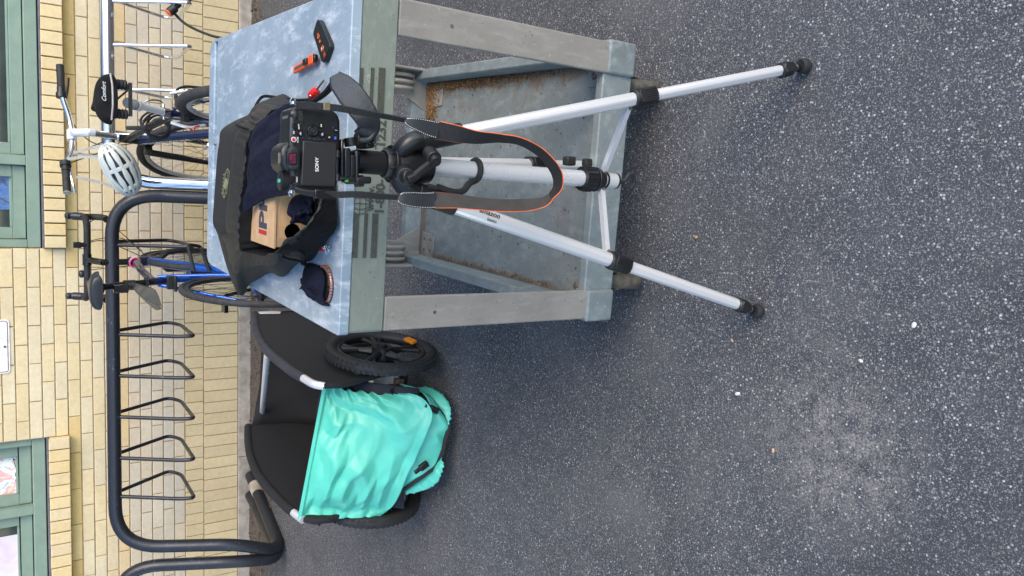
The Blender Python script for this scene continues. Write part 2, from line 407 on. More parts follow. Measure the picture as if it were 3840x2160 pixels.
M['leather'] = pm('black_leather', (.02, .021, .025), .33, vs=40, c2=(.012, .013, .016), bs=220, bd=.0008)
M['caster_wheel'] = pm('worn_caster_rubber', (.10, .088, .065), .75, vs=60, c2=(.045, .038, .03), bs=300, bd=.001)
M['brass_rust'] = pm('dull_zinc', (.3, .28, .2), .5, .8, c2=(.2, .16, .09))
M['screw'] = pm('rusty_screw', (.22, .2, .17), .6, .6, vs=200, c2=(.12, .07, .04))
def glass(name, c, rough=.04):
    mt, nt, b = nodes(name); v = coords(nt)
    cc = ramp(nt, noi(nt, 3.5, 4, .6, v, .5), [(.35, c), (.7, tuple(x*2.2+.01 for x in c))]).outputs[0]
    nt.links.new(cc, b.inputs['Base Color']); b.inputs['Roughness'].default_value = rough; b.inputs['Specular IOR Level'].default_value = .8
    return mt
M['pane'] = glass('window_glass', (.012, .022, .02))
M['hole'] = pm('dark_cavity', (.004, .004, .004), .95, spec=0)

# ---------------------------------------------------------------- ground
mb = MB(); mb.add([(-60, -60, 0), (60, -60, 0), (60, WALL_Y+.3, 0), (-60, WALL_Y+.3, 0)], [(0, 1, 2, 3)])
tag(mb.build('asphalt_ground', M['asphalt'], smooth=0), kind='structure')

# ---------------------------------------------------------------- brick building
WB = .090; Z0 = WB+.199+.105; CH = .0594; BL = .2032; X0 = .990
# windows: x range, sill bottom course 10, frame
sill_z0 = Z0+10*CH; sill_z1 = sill_z0+.098; FZ = sill_z1+.012
def wx(dy, dx=100): return at(dx, dy, Y=WALL_Y).x
WIN = [(wx(624, 130), 1.9), (-3.6, wx(1100, 130))]
TOPZ = 3.3
bld = thing('brick_building', (0, WALL_Y+.1, 0), 'cream brick building wall with sage green windows behind the bicycle racks', 'building')
bw = MB()
def bcol(kind=0):
    t = random.random()
    base = random.choice([(.66, .545, .335), (.645, .54, .345), (.63, .54, .36), (.66, .535, .32), (.64, .545, .37), (.65, .525, .305)])
    if kind == 1: base = random.choice([(.56, .40, .155), (.58, .43, .19), (.53, .37, .14)])
    if kind == 2: base = random.choice([(.60, .485, .29), (.58, .47, .28), (.61, .50, .30)])
    if kind == 3: base = random.choice([(.55, .485, .375), (.57, .495, .375), (.53, .475, .38), (.575, .49, .355)])
    if kind == 4: base = random.choice([(.64, .49, .27), (.63, .50, .30), (.60, .50, .34)])
    k = .98+.08*t
    return tuple(x*k for x in base)
def brk(x0, x1, z0, z1, y=WALL_Y, dep=.03, c=None, b_=.0022):
    y += random.uniform(-.0012, .0012)
    tx, tz = random.uniform(-.0008, .0008), random.uniform(-.0008, .0008)
    x0 += random.uniform(-.0008, .0008); x1 += random.uniform(-.0008, .0008); z0 += random.uniform(-.0006, .0006); z1 += random.uniform(-.0006, .0006)
    f = [(x0+b_, y+tx, z0+b_), (x1-b_, y-tx, z0+b_), (x1-b_, y-tx+tz, z1-b_), (x0+b_, y+tx+tz, z1-b_)]
    o_ = [(x0, y+b_, z0), (x1, y+b_, z0), (x1, y+b_, z1), (x0, y+b_, z1)]
    k = [(x0, y+dep, z0), (x1, y+dep, z0), (x1, y+dep, z1), (x0, y+dep, z1)]
    fs = [(0, 1, 2, 3)]+[(i, 4+i, 4+(i+1) % 4, (i+1) % 4) for i in range(4)]+[(4+i, 8+i, 8+(i+1) % 4, 4+(i+1) % 4) for i in range(4)]
    bw.add(f+o_+k, fs, c)
J = .005
XL, XR = -4.6, 3.4
x = XL
while x < XR:                                        # soldier and rowlock courses at the base
    brk(x+J/2, x+.0678-J/2, WB+.004, WB+.199-J/2, c=bcol(2)); brk(x+.01+J/2, x+.0778-J/2, WB+.199+J/2, Z0-J/2, c=bcol(2)); x += .0678
nc = int((TOPZ-Z0)/CH)
for i in range(nc):
    z0 = Z0+i*CH; off = 0 if i % 2 == 0 else BL/2
    x = X0 - BL*28 + off
    below_sill = (i == 9)  # course below the sills, its bricks yellower under the windows
    while x < XR:
        a, b_ = x, x+BL; x += BL
        segs = [(a, b_)]
        if i >= 10:
            for w0, w1 in WIN:
                ns = []
                for s0, s1 in segs:
                    if s1 <= w0 or s0 >= w1: ns.append((s0, s1)); continue
                    if s0 < w0-.02: ns.append((s0, w0))
                    if s1 > w1+.02: ns.append((w1, s1))
                segs = ns
        for s0, s1 in segs:
            if s1 < XL: continue
            c = bcol(1 if (i == 9 and any(w0-.05 < (s0+s1)/2 < w1+.05 for w0, w1 in WIN)) else 0)
            if i < 5: c = bcol(3)
            if i == 5: c = bcol(4)
            brk(s0+J/2, s1-J/2, z0+J/2, z0+CH-J/2, c=c)
wall = bw.build('wall', M['brick'], bld, smooth=0, colors=True)
mo = MB()
def wallslab(x0, x1, z0, z1, y=WALL_Y+.0045): mo.add([(x0, y, z0), (x1, y, z0), (x1, y, z1), (x0, y, z1)], [(0, 1, 2, 3)])
wallslab(-9, 6, WB, sill_z0)
xs = [-9]+[w for W in sorted(WIN) for w in W]+[6]
for a, b_ in zip(xs[0::2], xs[1::2]): wallslab(a, b_, sill_z0, TOPZ)
mo.build('mortar_bed', M['mortar'], bld, smooth=0)
ub = MB(); ub.box((-1.5, WALL_Y+.13, TOPZ+1.5), (15, .25, 3)); ub.box((-1.5, WALL_Y+.5, 3.1), (15, .02, 6.2))
ub.build('upper_wall', M['brick'], bld, smooth=0)
fb = MB(); xx = -9
while xx < 6:
    fb.box((xx+.75, WALL_Y+.09, WB/2-.001), (1.497, .2, WB+.002)); xx += 1.5
fb.build('foundation', M['concrete'], bld, bevel=.004)
for wi, (w0, w1) in enumerate(WIN):
    sm = MB(); x = w0
    bw = MB()
    while x < w1-.01:
        tint = bcol(0); tint = (tint[0]*1.0, tint[1]*.95, tint[2]*.85)
        brk(x+.003, min(x+.0655, w1)-.002, sill_z0, sill_z1-random.uniform(0, .002), y=WALL_Y-.042, dep=.14, c=tint, b_=.003); x += .0655
    so = bw.build('sill', M['brick'], bld, smooth=0, colors=True)
    cb = MB(); cb.box(((w0+w1)/2, WALL_Y+.032, sill_z1+.001), (w1-w0, .13, .012)); cb.build('sill_mortar', M['caulk'], bld, bevel=.002)
    wy = WALL_Y+.03                                   # frame plane
    fr = MB(); top = TOPZ-.3
    fr.box(((w0+w1)/2, wy+.04, FZ+.03), (w1-w0, .085, .06))
    fr.box((w0+.021, wy+.042, (FZ+.06+top)/2), (.042, .085, top-FZ-.06)); fr.box((w1-.021, wy+.042, (FZ+.06+top)/2), (.042, .085, top-FZ-.06))
    fr.box(((w0+w1)/2, wy+.02, top-.03), (w1-w0, .12, .06))
    fo = fr.build('window', M['sage'], bld, bevel=.004)
    if wi == 0: muls = [wx(402, 60)]
    else: muls = [wx(1292, 60)]
    edges = [w0+.042]+muls+[w1-.042]
    mm_ = MB()
    for mx in muls: mm_.box((mx, wy+.043, (FZ+.06+top-.06)/2), (.052, .08, top-FZ-.12))
    mm_.build('mullion', M['sage'], fo, bevel=.003)
    for k in range(len(edges)-1):
        a = edges[k]+(.026 if k else 0); b_ = edges[k+1]-(.026 if k < len(edges)-2 else 0)
        sa = MB(); sw = .058; y_ = wy+.06; zb, zt = FZ+.064, top-.062
        sa.box(((a+b_)/2, y_, zb+sw/2), (b_-a-.008, .04, sw)); sa.box(((a+b_)/2, y_, zt-sw/2), (b_-a-.008, .04, sw))
        sa.box((a+.004+sw/2, y_, (zb+zt)/2), (sw, .04, zt-zb-2*sw)); sa.box((b_-.004-sw/2, y_, (zb+zt)/2), (sw, .04, zt-zb-2*sw))
        sa.build('sash', M['sage'], fo, bevel=.003)
        bd_ = MB()
        bd_.box(((a+b_)/2, y_+.008, zb+sw+.006), (b_-a-.008-2*sw, .03, .012)); bd_.build('glazing_bead', M['sage'], fo, bevel=.003)
        pn = MB(); pn.box(((a+b_)/2, y_+.02, (zb+zt)/2), (b_-a-2*sw, .006, zt-zb-2*sw)); pn.build('pane', M['pane'], fo)
py = WALL_Y+.03+.06+.013
# drawings taped to the glass
def sheet(name, x0, x1, z0, z1, mt, label, cat):
    t = MB(); t.box(((x0+x1)/2, py-.001, (z0+z1)/2), (x1-x0, .0015, z1-z0)); return tag(t.build(name, mt, loc=((x0+x1)/2, py, z0)), label, cat)
def px(dx, dy): return at(dx, dy, Y=py)
a = px(91, 1266); b_ = px(91, 1121)
d1 = thing('drawing', (a.x, py, a.z), 'colourful drawing with an outlined black figure behind the bottom left window', 'drawing')
t = MB(); t.box(((a.x+b_.x)/2, py-.001, a.z+.15), (b_.x-a.x, .0015, .3)); t.build('sheet', drawing('drawing_paint', [(.3, .5, .75), (.7, .75, .7), (.75, .4, .45), (.65, .7, .35), (.8, .8, .78)], 14, 1), d1)
t = MB(); t.box(((a.x+b_.x)/2, py-.003, a.z+.006), (b_.x-a.x+.004, .0015, .018)); t.build('margin', M['paper_tag'], d1)
t = MB(); cxx = (a.x*.45+b_.x*.55)
def ell(cx_, cz_, rx, rz): return [(cx_+rx*math.cos(k*math.pi/12), py-.005, cz_+rz*math.sin(k*math.pi/12)) for k in range(24)]
bz = a.z+.07
for (ox, rx, rz) in ((-.055, .026, .019), (-.032, .02, .022), (0, .026, .022), (.03, .017, .017)):
    t.tube(ell(cxx+ox, bz, rx, rz), .0017, 6, closed=True)
t.tube([(cxx+.045, py-.005, bz-.02), (cxx+.085, py-.005, bz-.025), (cxx+.07, py-.005, bz-.008), (cxx+.07, py-.005, bz+.012), (cxx+.09, py-.005, bz+.03), (cxx+.045, py-.005, bz+.022)], .002, 6, closed=True)
t.build('ink_outline', M['gloss_black'], d1)
a = px(84, 1440); b_ = px(84, 1337)
sheet('drawing', a.x-.1, b_.x, a.z+.004, a.z+.3, drawing('pink_wash', [(.58, .54, .66), (.70, .67, .74), (.64, .52, .62), (.70, .70, .76)], 5, 0), 'pale pink painted sheet behind the lower left corner window', 'drawing')
a = px(40, 528); b_ = px(40, 428)
sheet('drawing', a.x, b_.x, a.z-.002, a.z+.25, drawing('blue_paint', [(.02, .03, .08), (.05, .12, .32), (.08, .18, .42), (.04, .05, .08), (.14, .26, .5)], 16, 0), 'blue painted sheet behind the green window above the road bicycle', 'drawing')
# sign on the wall
s0 = at(24, 939, Y=WALL_Y-.004); s1 = at(24, 803, Y=WALL_Y-.004)
sg = thing('wall_sign', (s0.x, WALL_Y, s0.z), 'white metal wall sign with dark red border between the two windows', 'sign')
def rrect(x0, x1, z0, z1, r, y, n=6):
    out = []
    for (cx_, cz_, a0) in ((x1-r, z0+r, -90), (x1-r, z1-r, 0), (x0+r, z1-r, 90), (x0+r, z0+r, 180)):
        for k in range(n+1):
            a_ = R(a0+90*k/n); out.append(Vector((cx_+r*math.cos(a_), y, cz_+r*math.sin(a_))))
    return out
sx0, sx1, sz0 = s0.x, s1.x, s0.z-.004; sz1 = sz0+.30
MB().prism(rrect(sx0, sx1, sz0, sz1, .018, WALL_Y-.002), (0, -.003, 0)).build('plate', M['white_plastic'], sg)
MB().tube(rrect(sx0+.009, sx1-.009, sz0+.009, sz1-.009, .012, WALL_Y-.0055), .0016, 6, closed=True).build('border', pm('maroon_print', (.2, .01, .03), .5), sg)
MB().cyl(((sx0+sx1)/2, WALL_Y-.005, sz0+.022), ((sx0+sx1)/2, WALL_Y-.010, sz0+.022), .006, 12).build('bolt', M['screw'], sg)
# dirt, leaves and twigs gathered along the foot of the wall
mb = MB(); rows = []
for i in range(161):
    x_ = -4+i*.05; w = .16+.10*noise.noise(Vector((x_*1.3, 0, 0)))+(.16*math.exp(-((x_+1.85)/.35)**2))
    rows.append([Vector((x_, WALL_Y-.006-w*k/6, max(.004, .022*(1-k/6)+.010*noise.noise(Vector((x_*9, k*2.1, 3)))))) if k < 6 else Vector((x_, WALL_Y-.006-w, .0015)) for k in range(7)])
mb.grid(rows)
rnd = random.Random(3)
for i in range(900):
    x_ = rnd.uniform(-2.6, 1.5) if i < 450 else rnd.gauss(-1.85, .18); y_ = WALL_Y-abs(rnd.gauss(.02, .13 if i < 450 else .25))
    if y_ < WALL_Y-.55: continue
    r_ = rnd.uniform(.002, .009); Mx = Matrix.Rotation(rnd.uniform(0, 6), 3, 'Z') @ Matrix.Rotation(rnd.uniform(-.6, .6), 3, 'X')
    mb.box((x_, y_, .004+r_*.5+max(0, .018-(WALL_Y-y_)*.09)), (r_*rnd.uniform(1, 3), r_, r_*rnd.uniform(.3, .9)), Mx)
tag(mb.build('wall_debris', M['dirt'], smooth=0), 'dirt and leaf litter gathered along the foot of the brick wall', 'debris', kind='stuff')
# ---------------------------------------------------------------- bicycle racks
def rack(name, rail_pts, legs, hoops, mt, label, tr, hr, group='bicycle racks'):
    root = thing(name, (rail_pts[1][0], 4.1, 0), label, 'bicycle rack', group)
    MB().tube(rail_pts, tr, 22).build('rail_tube', mt, root)
    for hp in hoops: MB().tube(hp, hr, 10).build('hoop', mt, root)
    for f0, f1 in legs:
        MB().tube([f0, f1], tr+.004, 20).build('foot_sleeve', M['concrete'] if mt is M['rack_black'] else mt, root)
    return root
TR = .032
def leg_path(xt, yt, zt, xb, xs, side):              # from the rail bend down, forward, and back along the ground to the wall
    return [(xt, yt, zt), (xb, 4.02, .20), (xb-.01, 4.06, .035), (xs, 4.60, .035)]
RY, RZ = 4.28, .823
xL = -1.745; xR = .062
path = [(xL+.14, 4.66, .033), (xL-.115, 4.05, .033), (xL-.01, 4.03, .27), (xL, RY, RZ), (xR, RY, RZ), (xR+.0, 4.03, .27), (xR+.02, 4.05, .033), (xR+.12, 4.66, .033)]
railp = fillet(path, [.16, .3, .22, .22, .3, .16], 10)
def hoop(x, ry=RY, rz=RZ, lean=0):
    p = [(x-.006, ry-.012, rz-.02), (x-.004, ry-.20, rz-.27), (x, ry-.235, rz-.335), (x+.004, ry+.16, rz-.35), (x+.012, ry+.23, rz-.30), (x+.010, ry+.018, rz-.02)]
    return fillet(p, [.03, .05, .06, .05], 6)
hx = [at(303, y, Y=RY).x for y in (655, 838, 940, 1044, 1148, 1243)]
hx[0] = at(305, 612, Y=RY).x
foots = [((xL+.075, 4.50, .033), (xL+.105, 4.575, .033)), ((xR+.09, 4.50, .033), (xR+.105, 4.575, .033))]
rack('bicycle_rack', railp, foots, [hoop(x+.002*math.sin(x*9)) for x in hx], M['rack_black'], 'long black bicycle rack holding the blue road bicycle, complete with its row of hoops', TR, .0095)
xq = xL-.105
path2 = [(xq+.12, 4.66, .033), (xq-.045, 4.05, .033), (xq-.0, 4.03, .27), (xq, RY, RZ), (xq-1.75, RY, RZ), (xq-1.75, 4.03, .27), (xq-1.75, 4.05, .033), (xq-1.65, 4.66, .033)]
rack('bicycle_rack', fillet(path2, [.16, .3, .22, .22, .3, .16], 10), [], [hoop(xq-.26-.3*k) for k in range(5)], M['rack_black'], 'black bicycle rack at the corner of the photo, only its curved end in view', TR, .0085)
sxL = .128; srz = .832
path3 = [(sxL+.1, 4.66, .033), (sxL-.0, 4.05, .033), (sxL-.0, 4.03, .27), (sxL, RY, srz), (2.2, RY, srz), (2.2, 4.03, .27), (2.2, 4.05, .033), (2.1, 4.66, .033)]
sh = [at(285, y, Y=RY).x for y in (335, 222, 111, 2)]; sh += [sh[-1]+(sh[-1]-sh[-2])*k for k in (1, 2)]
rack('bicycle_rack', fillet(path3, [.16, .3, .22, .22, .3, .16], 10), [], [hoop(x, RY, srz) for x in sh], M['chrome'], 'shiny bare steel bicycle rack holding the navy bicycle', TR, .0085)

# ---------------------------------------------------------------- bicycles
class Frame:
    def __init__(s, O, h): s.O = Vector(O); s.h = Vector((*h, 0)).normalized(); s.r = Vector((s.h.y, -s.h.x, 0))
    def __call__(s, a, z, l=0): return s.O + s.h*a + s.r*l + Vector((0, 0, z))
def wheel(root, c, ax, Rr, tr, tyre_m, rim_m, spokes, rimr=.012, spoke_m=None, hubw=.05):
    c = Vector(c); ax = Vector(ax).normalized()
    w = MB().ring(c, ax, Rr-tr, tr, 72, 12).build('wheel', tyre_m, root)
    MB().ring(c, ax, Rr-2*tr-rimr*.5, rimr, 72, 8, .8).build('rim', rim_m, w)
    hb = MB(); hb.cyl(c-ax*hubw, c+ax*hubw, .014, 16); hb.cyl(c-ax*hubw*.7, c-ax*hubw*.55, .027, 20); hb.cyl(c+ax*hubw*.55, c+ax*hubw*.7, .027, 20); hb.build('hub', M['alu_bright'] if spoke_m else M['black_plastic'], w)
    sp_ = MB(); u = ax.orthogonal().normalized(); v = ax.cross(u)
    for k in range(spokes):
        a = 2*math.pi*k/spokes; sgn = 1 if k % 2 else -1; a2 = a + (.5 if (k//2) % 2 else -.5)
        p = c+ax*hubw*.6*sgn+(u*math.cos(a2)+v*math.sin(a2))*.025
        q = c+(u*math.cos(a)+v*math.sin(a))*(Rr-2*tr-rimr)
        sp_.tube([p, q], .0012, 5)
    sp_.build('spokes', spoke_m or M['black_plastic'], w)
    return w
# --- blue road bicycle
O1 = Vector((-.345, 3.425, 0)); B = Frame(O1, (.085, .996))
bk = thing('bicycle', O1, 'blue drop bar road bicycle parked in the black rack', 'bicycle')
wheel(bk, B(0, .34), B.r, .34, .014, M['rubber_grey'], M['black_plastic'], 24, .013)
wheel(bk, B(.945, .34), B.r, .34, .014, M['rubber_grey'], M['black_plastic'], 24, .013)
hb_, ht = B(.89, .60), B(.855, .745); bb = B(.415, .27); st = B(.255, .765)
f = MB()
f.tube([B(.875, .655), B(.64, .46), bb], [.023, .026, .026], 16)
f.tube([bb, B(.345, .52), B(.30, .66)], .015, 14)
for l in (-1, 1):
    f.tube([B(.005, .34, l*.065), B(.2, .30, l*.055), B(.40, .27, l*.03)], [.008, .011, .012], 10)
    f.tube([B(.005, .345, l*.065), B(.15, .52, l*.045), B(.285, .71, l*.018)], [.007, .008, .009], 10)
f.tube([B(.375, .27, 0), B(.455, .27, 0)], .024, 14)
f.tube([bb-B.r*.035, bb+B.r*.035], .024, 18)
f.build('frame', M['blue_frame'], bk)
f = MB(); f.tube([ht+Vector((0, 0, .005)), hb_], [.024, .026], 18); f.tube([B(.865, .715), B(.56, .735), B(.275, .735)], [.022, .018, .017], 16)
f.tube([B(.30, .66), st], .0165, 14)
f.build('top_tube', M['navy_frame'], bk)
f = MB(); f.tube([B(.89, .59), B(.915, .49), B(.975, .34)], .016, 12)
f = MB()
for l in (-1, 1): f.tube([B(.892, .60, l*.01), B(.90, .56, l*.045), B(.935, .45, l*.052), B(.945, .34, l*.05)], [.015, .016, .013, .009], 12)
f.build('fork', M['rack_black'], bk)
text('lettering', 'ELEMENT', .034, B(.62, .70, -.0225), -B.h, (0, 0, 1), M['white_print'], bk, .0005)
f = MB(); f.ring(B(.84, .722), B.h, .024, .005, 24, 8, 1.6); f.build('head_band', M['white_plastic'], bk)
f = MB(); f.ring(B(.822, .724), B.h, .0235, .004, 24, 8, 1.6); f.build('head_band', pm('magenta_band', (.65, .03, .16), .5), bk)
f = MB(); f.ring(B(.831, .724), B.h, .0245, .0025, 24, 8, 1.6); f.build('head_band', pm('violet_band', (.15, .08, .5), .5), bk)
f = MB(); f.tube([ht, B(.845, .87)], .016, 14); f.tube([B(.843, .865), B(.935, .925)], .016, 14); f.cyl(B(.935, .925, -.028), B(.935, .925, .028), .021, 16); f.build('stem', M['gloss_black'], bk, bevel=.001)
bz_ = .925
f = MB()
pts = [B(.93, bz_-.085, -.205), B(1.0, bz_-.085, -.205), B(1.03, bz_-.03, -.205), B(1.0, bz_, -.205), B(.95, bz_+.002, -.19), B(.935, bz_, -.15), B(.935, bz_, 0)]
p_ = smooth_path(pts, 6); full = p_ + [p - 2*B.r*((p-O1).dot(B.r)) for p in reversed(p_[:-1])]
hbm = f.tube(full, .0155, 12).build('handlebar', M['black_rubber'], bk)
for l in (-1, 1):
    f = MB(); f.tube(smooth_path([B(.99, bz_+.0, l*.205), B(1.03, bz_+.012, l*.205), B(1.055, bz_+.055, l*.205), B(1.05, bz_+.083, l*.204)], 5), [.017]*5+[.02]*5+[.017]*5+[.013], 12); f.tube(smooth_path([B(1.06, bz_+.05, l*.21), B(1.075, bz_-.02, l*.212), B(1.05, bz_-.085, l*.215)], 5), .005, 8)
    f.build('brake_hood', M['rack_black'], hbm)
    MB().cyl(B(.925, bz_-.085, l*.205), B(.922, bz_-.085, l*.205), .017, 14).build('bar_plug', M['gloss_black'], hbm)
cb_ = MB()
for l, e in ((-.02, .10), (.02, .13), (.05, .16)):
    cb_.tube(smooth_path([B(.97, bz_, l*2), B(1.0, bz_+.0, l*3.2), B(.97, bz_-.08, l*3.5+.02), B(.9, .68, l)], 8), .0022, 6)
cb_.tube(smooth_path([B(.95, bz_, .06), B(.93, bz_-.03, .10), B(.84, .78, .12), B(.72, .70, .06), B(.6, .66, .02)], 8), .0022, 6)
cb_.build('cables', M['black_plastic'], bk)
f = MB(); f.box(B(.93, bz_+.045, .075), (.03, .05, .036)); f.cyl(B(.93, bz_+.03, .075), B(.93, bz_, .075), .012); f.build('front_light', M['gloss_black'], bk, bevel=.004)
f = MB(); f.ball(B(.955, bz_+.022, -.075), .02, 1, 1, .8); f.build('bell', M['rack_black'], bk)
# saddle, seen from behind
Ms = Matrix((B.r, B.h, (0, 0, 1))).transposed()
def saddle(root, F, s0, z0, L, W, th, mt, sag=.012):
    rows = []; n = 18
    for i in range(n+1):
        t = i/n; s_ = s0+L*t
        w = (W/2)*(1 if t < .28 else .5+.5*math.cos(min((t-.28)/.42, 1)*math.pi))+.020*min(1, max(0, (t-.2)/.3))
        w *= min(1, .55+t*6)**.5
        top = z0 - .35*th*max(0, 1-t*7)**2 - sag*t*1.4
        if i == n: w *= .6
        row = []
        for k in range(21):
            a = -.35+(math.pi+.70)*k/20
            row.append(F(s_+(0 if i else .012), top-th*(1-max(-.25, math.sin(a))**1.0 if math.sin(a) > 0 else 1+.25*abs(math.sin(a))), w*math.copysign(abs(math.cos(a))**.7, math.cos(a))))
        rows.append(row)
    g = MB(); g.grid(rows); g.add(rows[0], [tuple(range(21))]); g.add(rows[-1], [tuple(range(21))])
    return g.build('saddle', mt, root, smooth=70, subd=1)
sd_ = saddle(bk, B, .0, 1.012, .27, .145, .035, M['rack_black'])
f = MB()
for l in (-1, 1): f.tube(smooth_path([B(.04, .97, l*.03), B(.10, .955, l*.025), B(.17, .95, l*.022), B(.24, .975, l*.012)], 5), .0035, 8)
f.build('saddle_rails', M['chrome'], sd_)
f = MB(); f.tube([B(.15, .95), st+Vector((0, 0, -.02))], .0145, 16); f.box(B(.145, .955), (.04, .05, .022)); f.build('seatpost', M['gloss_black'], bk, bevel=.002)
f = MB(); f.tube([B(.255, .755), B(.258, .775)], .02, 16); f.box(B(.235, .765), (.03, .02, .012)); f.build('seat_clamp', M['black_plastic'], bk)
f = MB(); f.box(B(.11, .885), (.035, .03, .055)); f.cyl(B(.11, .90), B(.17, .90), .008); f.build('rear_light', M['gloss_black'], bk, bevel=.004)
# clip-on rear mudguard
f = MB(); f.tube([B(.185, .865), B(.19, .82)], .022, 14); f.tube([B(.17, .84), B(.10, .80), B(.04, .775)], [.016, .014, .01], 10); mg = f.build('mudguard_mount', M['black_plastic'], bk)
rows = []
for i in range(15):
    t = i/14; s_ = .13-.50*t; z_ = .835+.012*math.sin(t*3.1)-.02*t*t; w = .016+.026*min(1, t*1.6) if t < .6 else (.042)*(1-((t-.6)/.4)**1.5*.93)
    rows.append([B(s_, z_-.9*abs(w*math.sin(a))+.002, w*math.sin(a)+.012*t) for a in [(-1.25+2.5*k/8) for k in range(9)]])
MB().grid(rows).build('mudguard', M['fender'], bk, solid=.002)
# drivetrain
f = MB(); f.ring(B(.415, .27, .06), B.r, .085, .004, 48, 6, .5); f.tube([B(.415, .27, .075), B(.50, .13, .085)], .009, 8); f.tube([B(.415, .27, -.075), B(.33, .41, -.085)], .009, 8); f.box(B(.50, .13, .125), (.08, .06, .018)); f.box(B(.33, .41, -.125), (.08, .06, .018)); f.build('crankset', M['gloss_black'], bk, bevel=.002)
f = MB()
for k in range(7): f.ring(B(0, .34, .022+.0035*k), B.r, .045-.003*k, .0015, 30, 4)
f.tube([B(0, .28, .055), B(-.01, .21, .055)], .01, 8); f.box(B(-.01, .24, .055), (.014, .04, .09)); f.build('cassette', M['brass_rust'], bk)
f = MB(); f.tube([B(0, .295, .05), B(.2, .24, .052), B(.415, .19, .06)], .003, 5); f.tube([B(0, .385, .045), B(.2, .375, .052), B(.415, .355, .06)], .003, 5); f.build('chain', M['screw'], bk)
f = MB(); f.box(B(.235, .665, 0), (.06, .03, .04)); f.box(B(.2, .655, 0), (.07, .01, .012)); f.build('rear_brake', M['black_plastic'], bk, bevel=.003)
f = MB(); f.cyl(B(.01, .34, .085), B(.01, .34, .115), .013, 12); f.box(B(-.005, .34, .115), (.03, .05, .02)); f.build('quick_release', M['alu'], bk, bevel=.003)
# u-lock round the hoop and the frame
ux = at(470, 640, Y=4.02)
lk = thing('u_lock', ux, 'black U shaped lock joining the blue bicycle frame to the black rack', 'lock')
p0 = at(472, 615, Y=4.02); p1 = at(490, 690, Y=3.86); p2 = at(505, 620, Y=4.10); p3 = at(530, 692, Y=3.94)
MB().tube(fillet([p1, p0, p2, p3], .03, 8), .009, 12).build('shackle', M['rack_black'], lk)
d_ = (p3-p1).normalized(); MB().tube([p1-d_*.05, p3+d_*.05], .016, 16).build('crossbar', pm('dark_violet_plastic', (.02, .010, .05), .35), lk, bevel=.004)
MB().ball(at(490, 700, Y=3.84), .006).build('keyhole_cap', M['white_plastic'], lk)

# --- navy hybrid bicycle
O2 = Vector((.435, 3.33, 0)); H = Frame(O2, (-.115, .993))
hk = thing('bicycle', O2, 'navy hybrid bicycle with wide black gel saddle and silver riser bar in the steel rack', 'bicycle')
hw = wheel(hk, H(0, .352), H.r, .352, .021, M['rubber_grey'], M['rim_pale'], 32, .013, M['spoke'])
MB().ring(H(0, .352), H.r, .308, .006, 64, 6, 1.2).build('sidewall', M['tan_wall'], hw)
bb2 = H(.43, .29); st2 = H(.25, .70); hb2 = H(.905, .64); ht2 = H(.875, .79)
f = MB(); f.tube([H(.89, .70), H(.66, .50), bb2], .024, 18); f.tube([bb2, H(.33, .5), st2], .0165, 14)
for l in (-1, 1):
    f.tube([H(.01, .352, l*.066), H(.22, .31, l*.055), H(.42, .29, l*.03)], .009, 10); f.tube([H(.01, .36, l*.066), H(.14, .54, l*.05), H(.245, .67, l*.02)], .008, 10)
f.tube([bb2-H.r*.035, bb2+H.r*.035], .024, 18)
f.build('frame', M['navy_frame'], hk)
f = MB(); f.tube([ht2, hb2], .021, 18); f.tube([H(.88, .755), H(.56, .715), H(.255, .665)], .0175, 16); f.build('top_tube', M['black_plastic'], hk)
text('lettering', 'DIAMONDBACK', .036, H(.66, .515, -.0255)+Vector((0, 0, -.006)), H(.87, .70)-H(.66, .515), (0, 0, 1), M['white_print'], hk, .0006)
# steered front end, turned a little to the left
ang = R(16); hd = Vector((H.h.x*math.cos(ang)-H.h.y*math.sin(ang), H.h.x*math.sin(ang)+H.h.y*math.cos(ang), 0)); sdv = Vector((hd.y, -hd.x, 0))
pivot = H(.90, 0)
def T(a, z, l=0): return pivot + hd*a + sdv*l + Vector((0, 0, z))
wheel(hk, T(.075, .352), sdv, .352, .019, M['rubber_grey'], M['rim_pale'], 32, .013, M['spoke'])
f = MB()
f.box(T(.012, .665), (.12, .045, .035), Matrix((sdv, hd, (0, 0, 1))).transposed())
for l in (-1, 1): f.tube([T(.012, .66, l*.055), T(.045, .50, l*.057), T(.085, .352, l*.056)], [.0165, .015, .011], 14)
f.build('fork', M['black_plastic'], hk, bevel=.003)
f = MB(); f.cyl(T(-.02, .80), T(-.045, .94), .0155, 16); f.ring(T(-.018, .80), (0, 0, 1), .018, .006, 24, 8); f.build('steerer', M['chrome'], hk)
f = MB(); f.tube([T(-.045, .925), T(-.03, .985), T(.0, 0.995)], [.021, .020, .017], 16); f.cyl(T(.0, 0.995, -.026), T(.0, 0.995, .026), .021, 18); f.cyl(T(-.045, .90), T(-.047, .93), .019, 18); f.build('stem', M['alu_bright'], hk, bevel=.002)
f = MB(); hp = [T(-.07, 1.033, -.31), T(-.055, 1.031, -.19), T(-.015, 1.005, -.10), T(0, 0.995, -.045), T(0, 0.995, .045), T(-.015, 1.005, .10), T(-.055, 1.031, .19), T(-.07, 1.033, .31)]
hbp = smooth_path(hp, 6); hbo = f.tube(hbp, .0128, 14).build('handlebar', M['chrome'], hk)
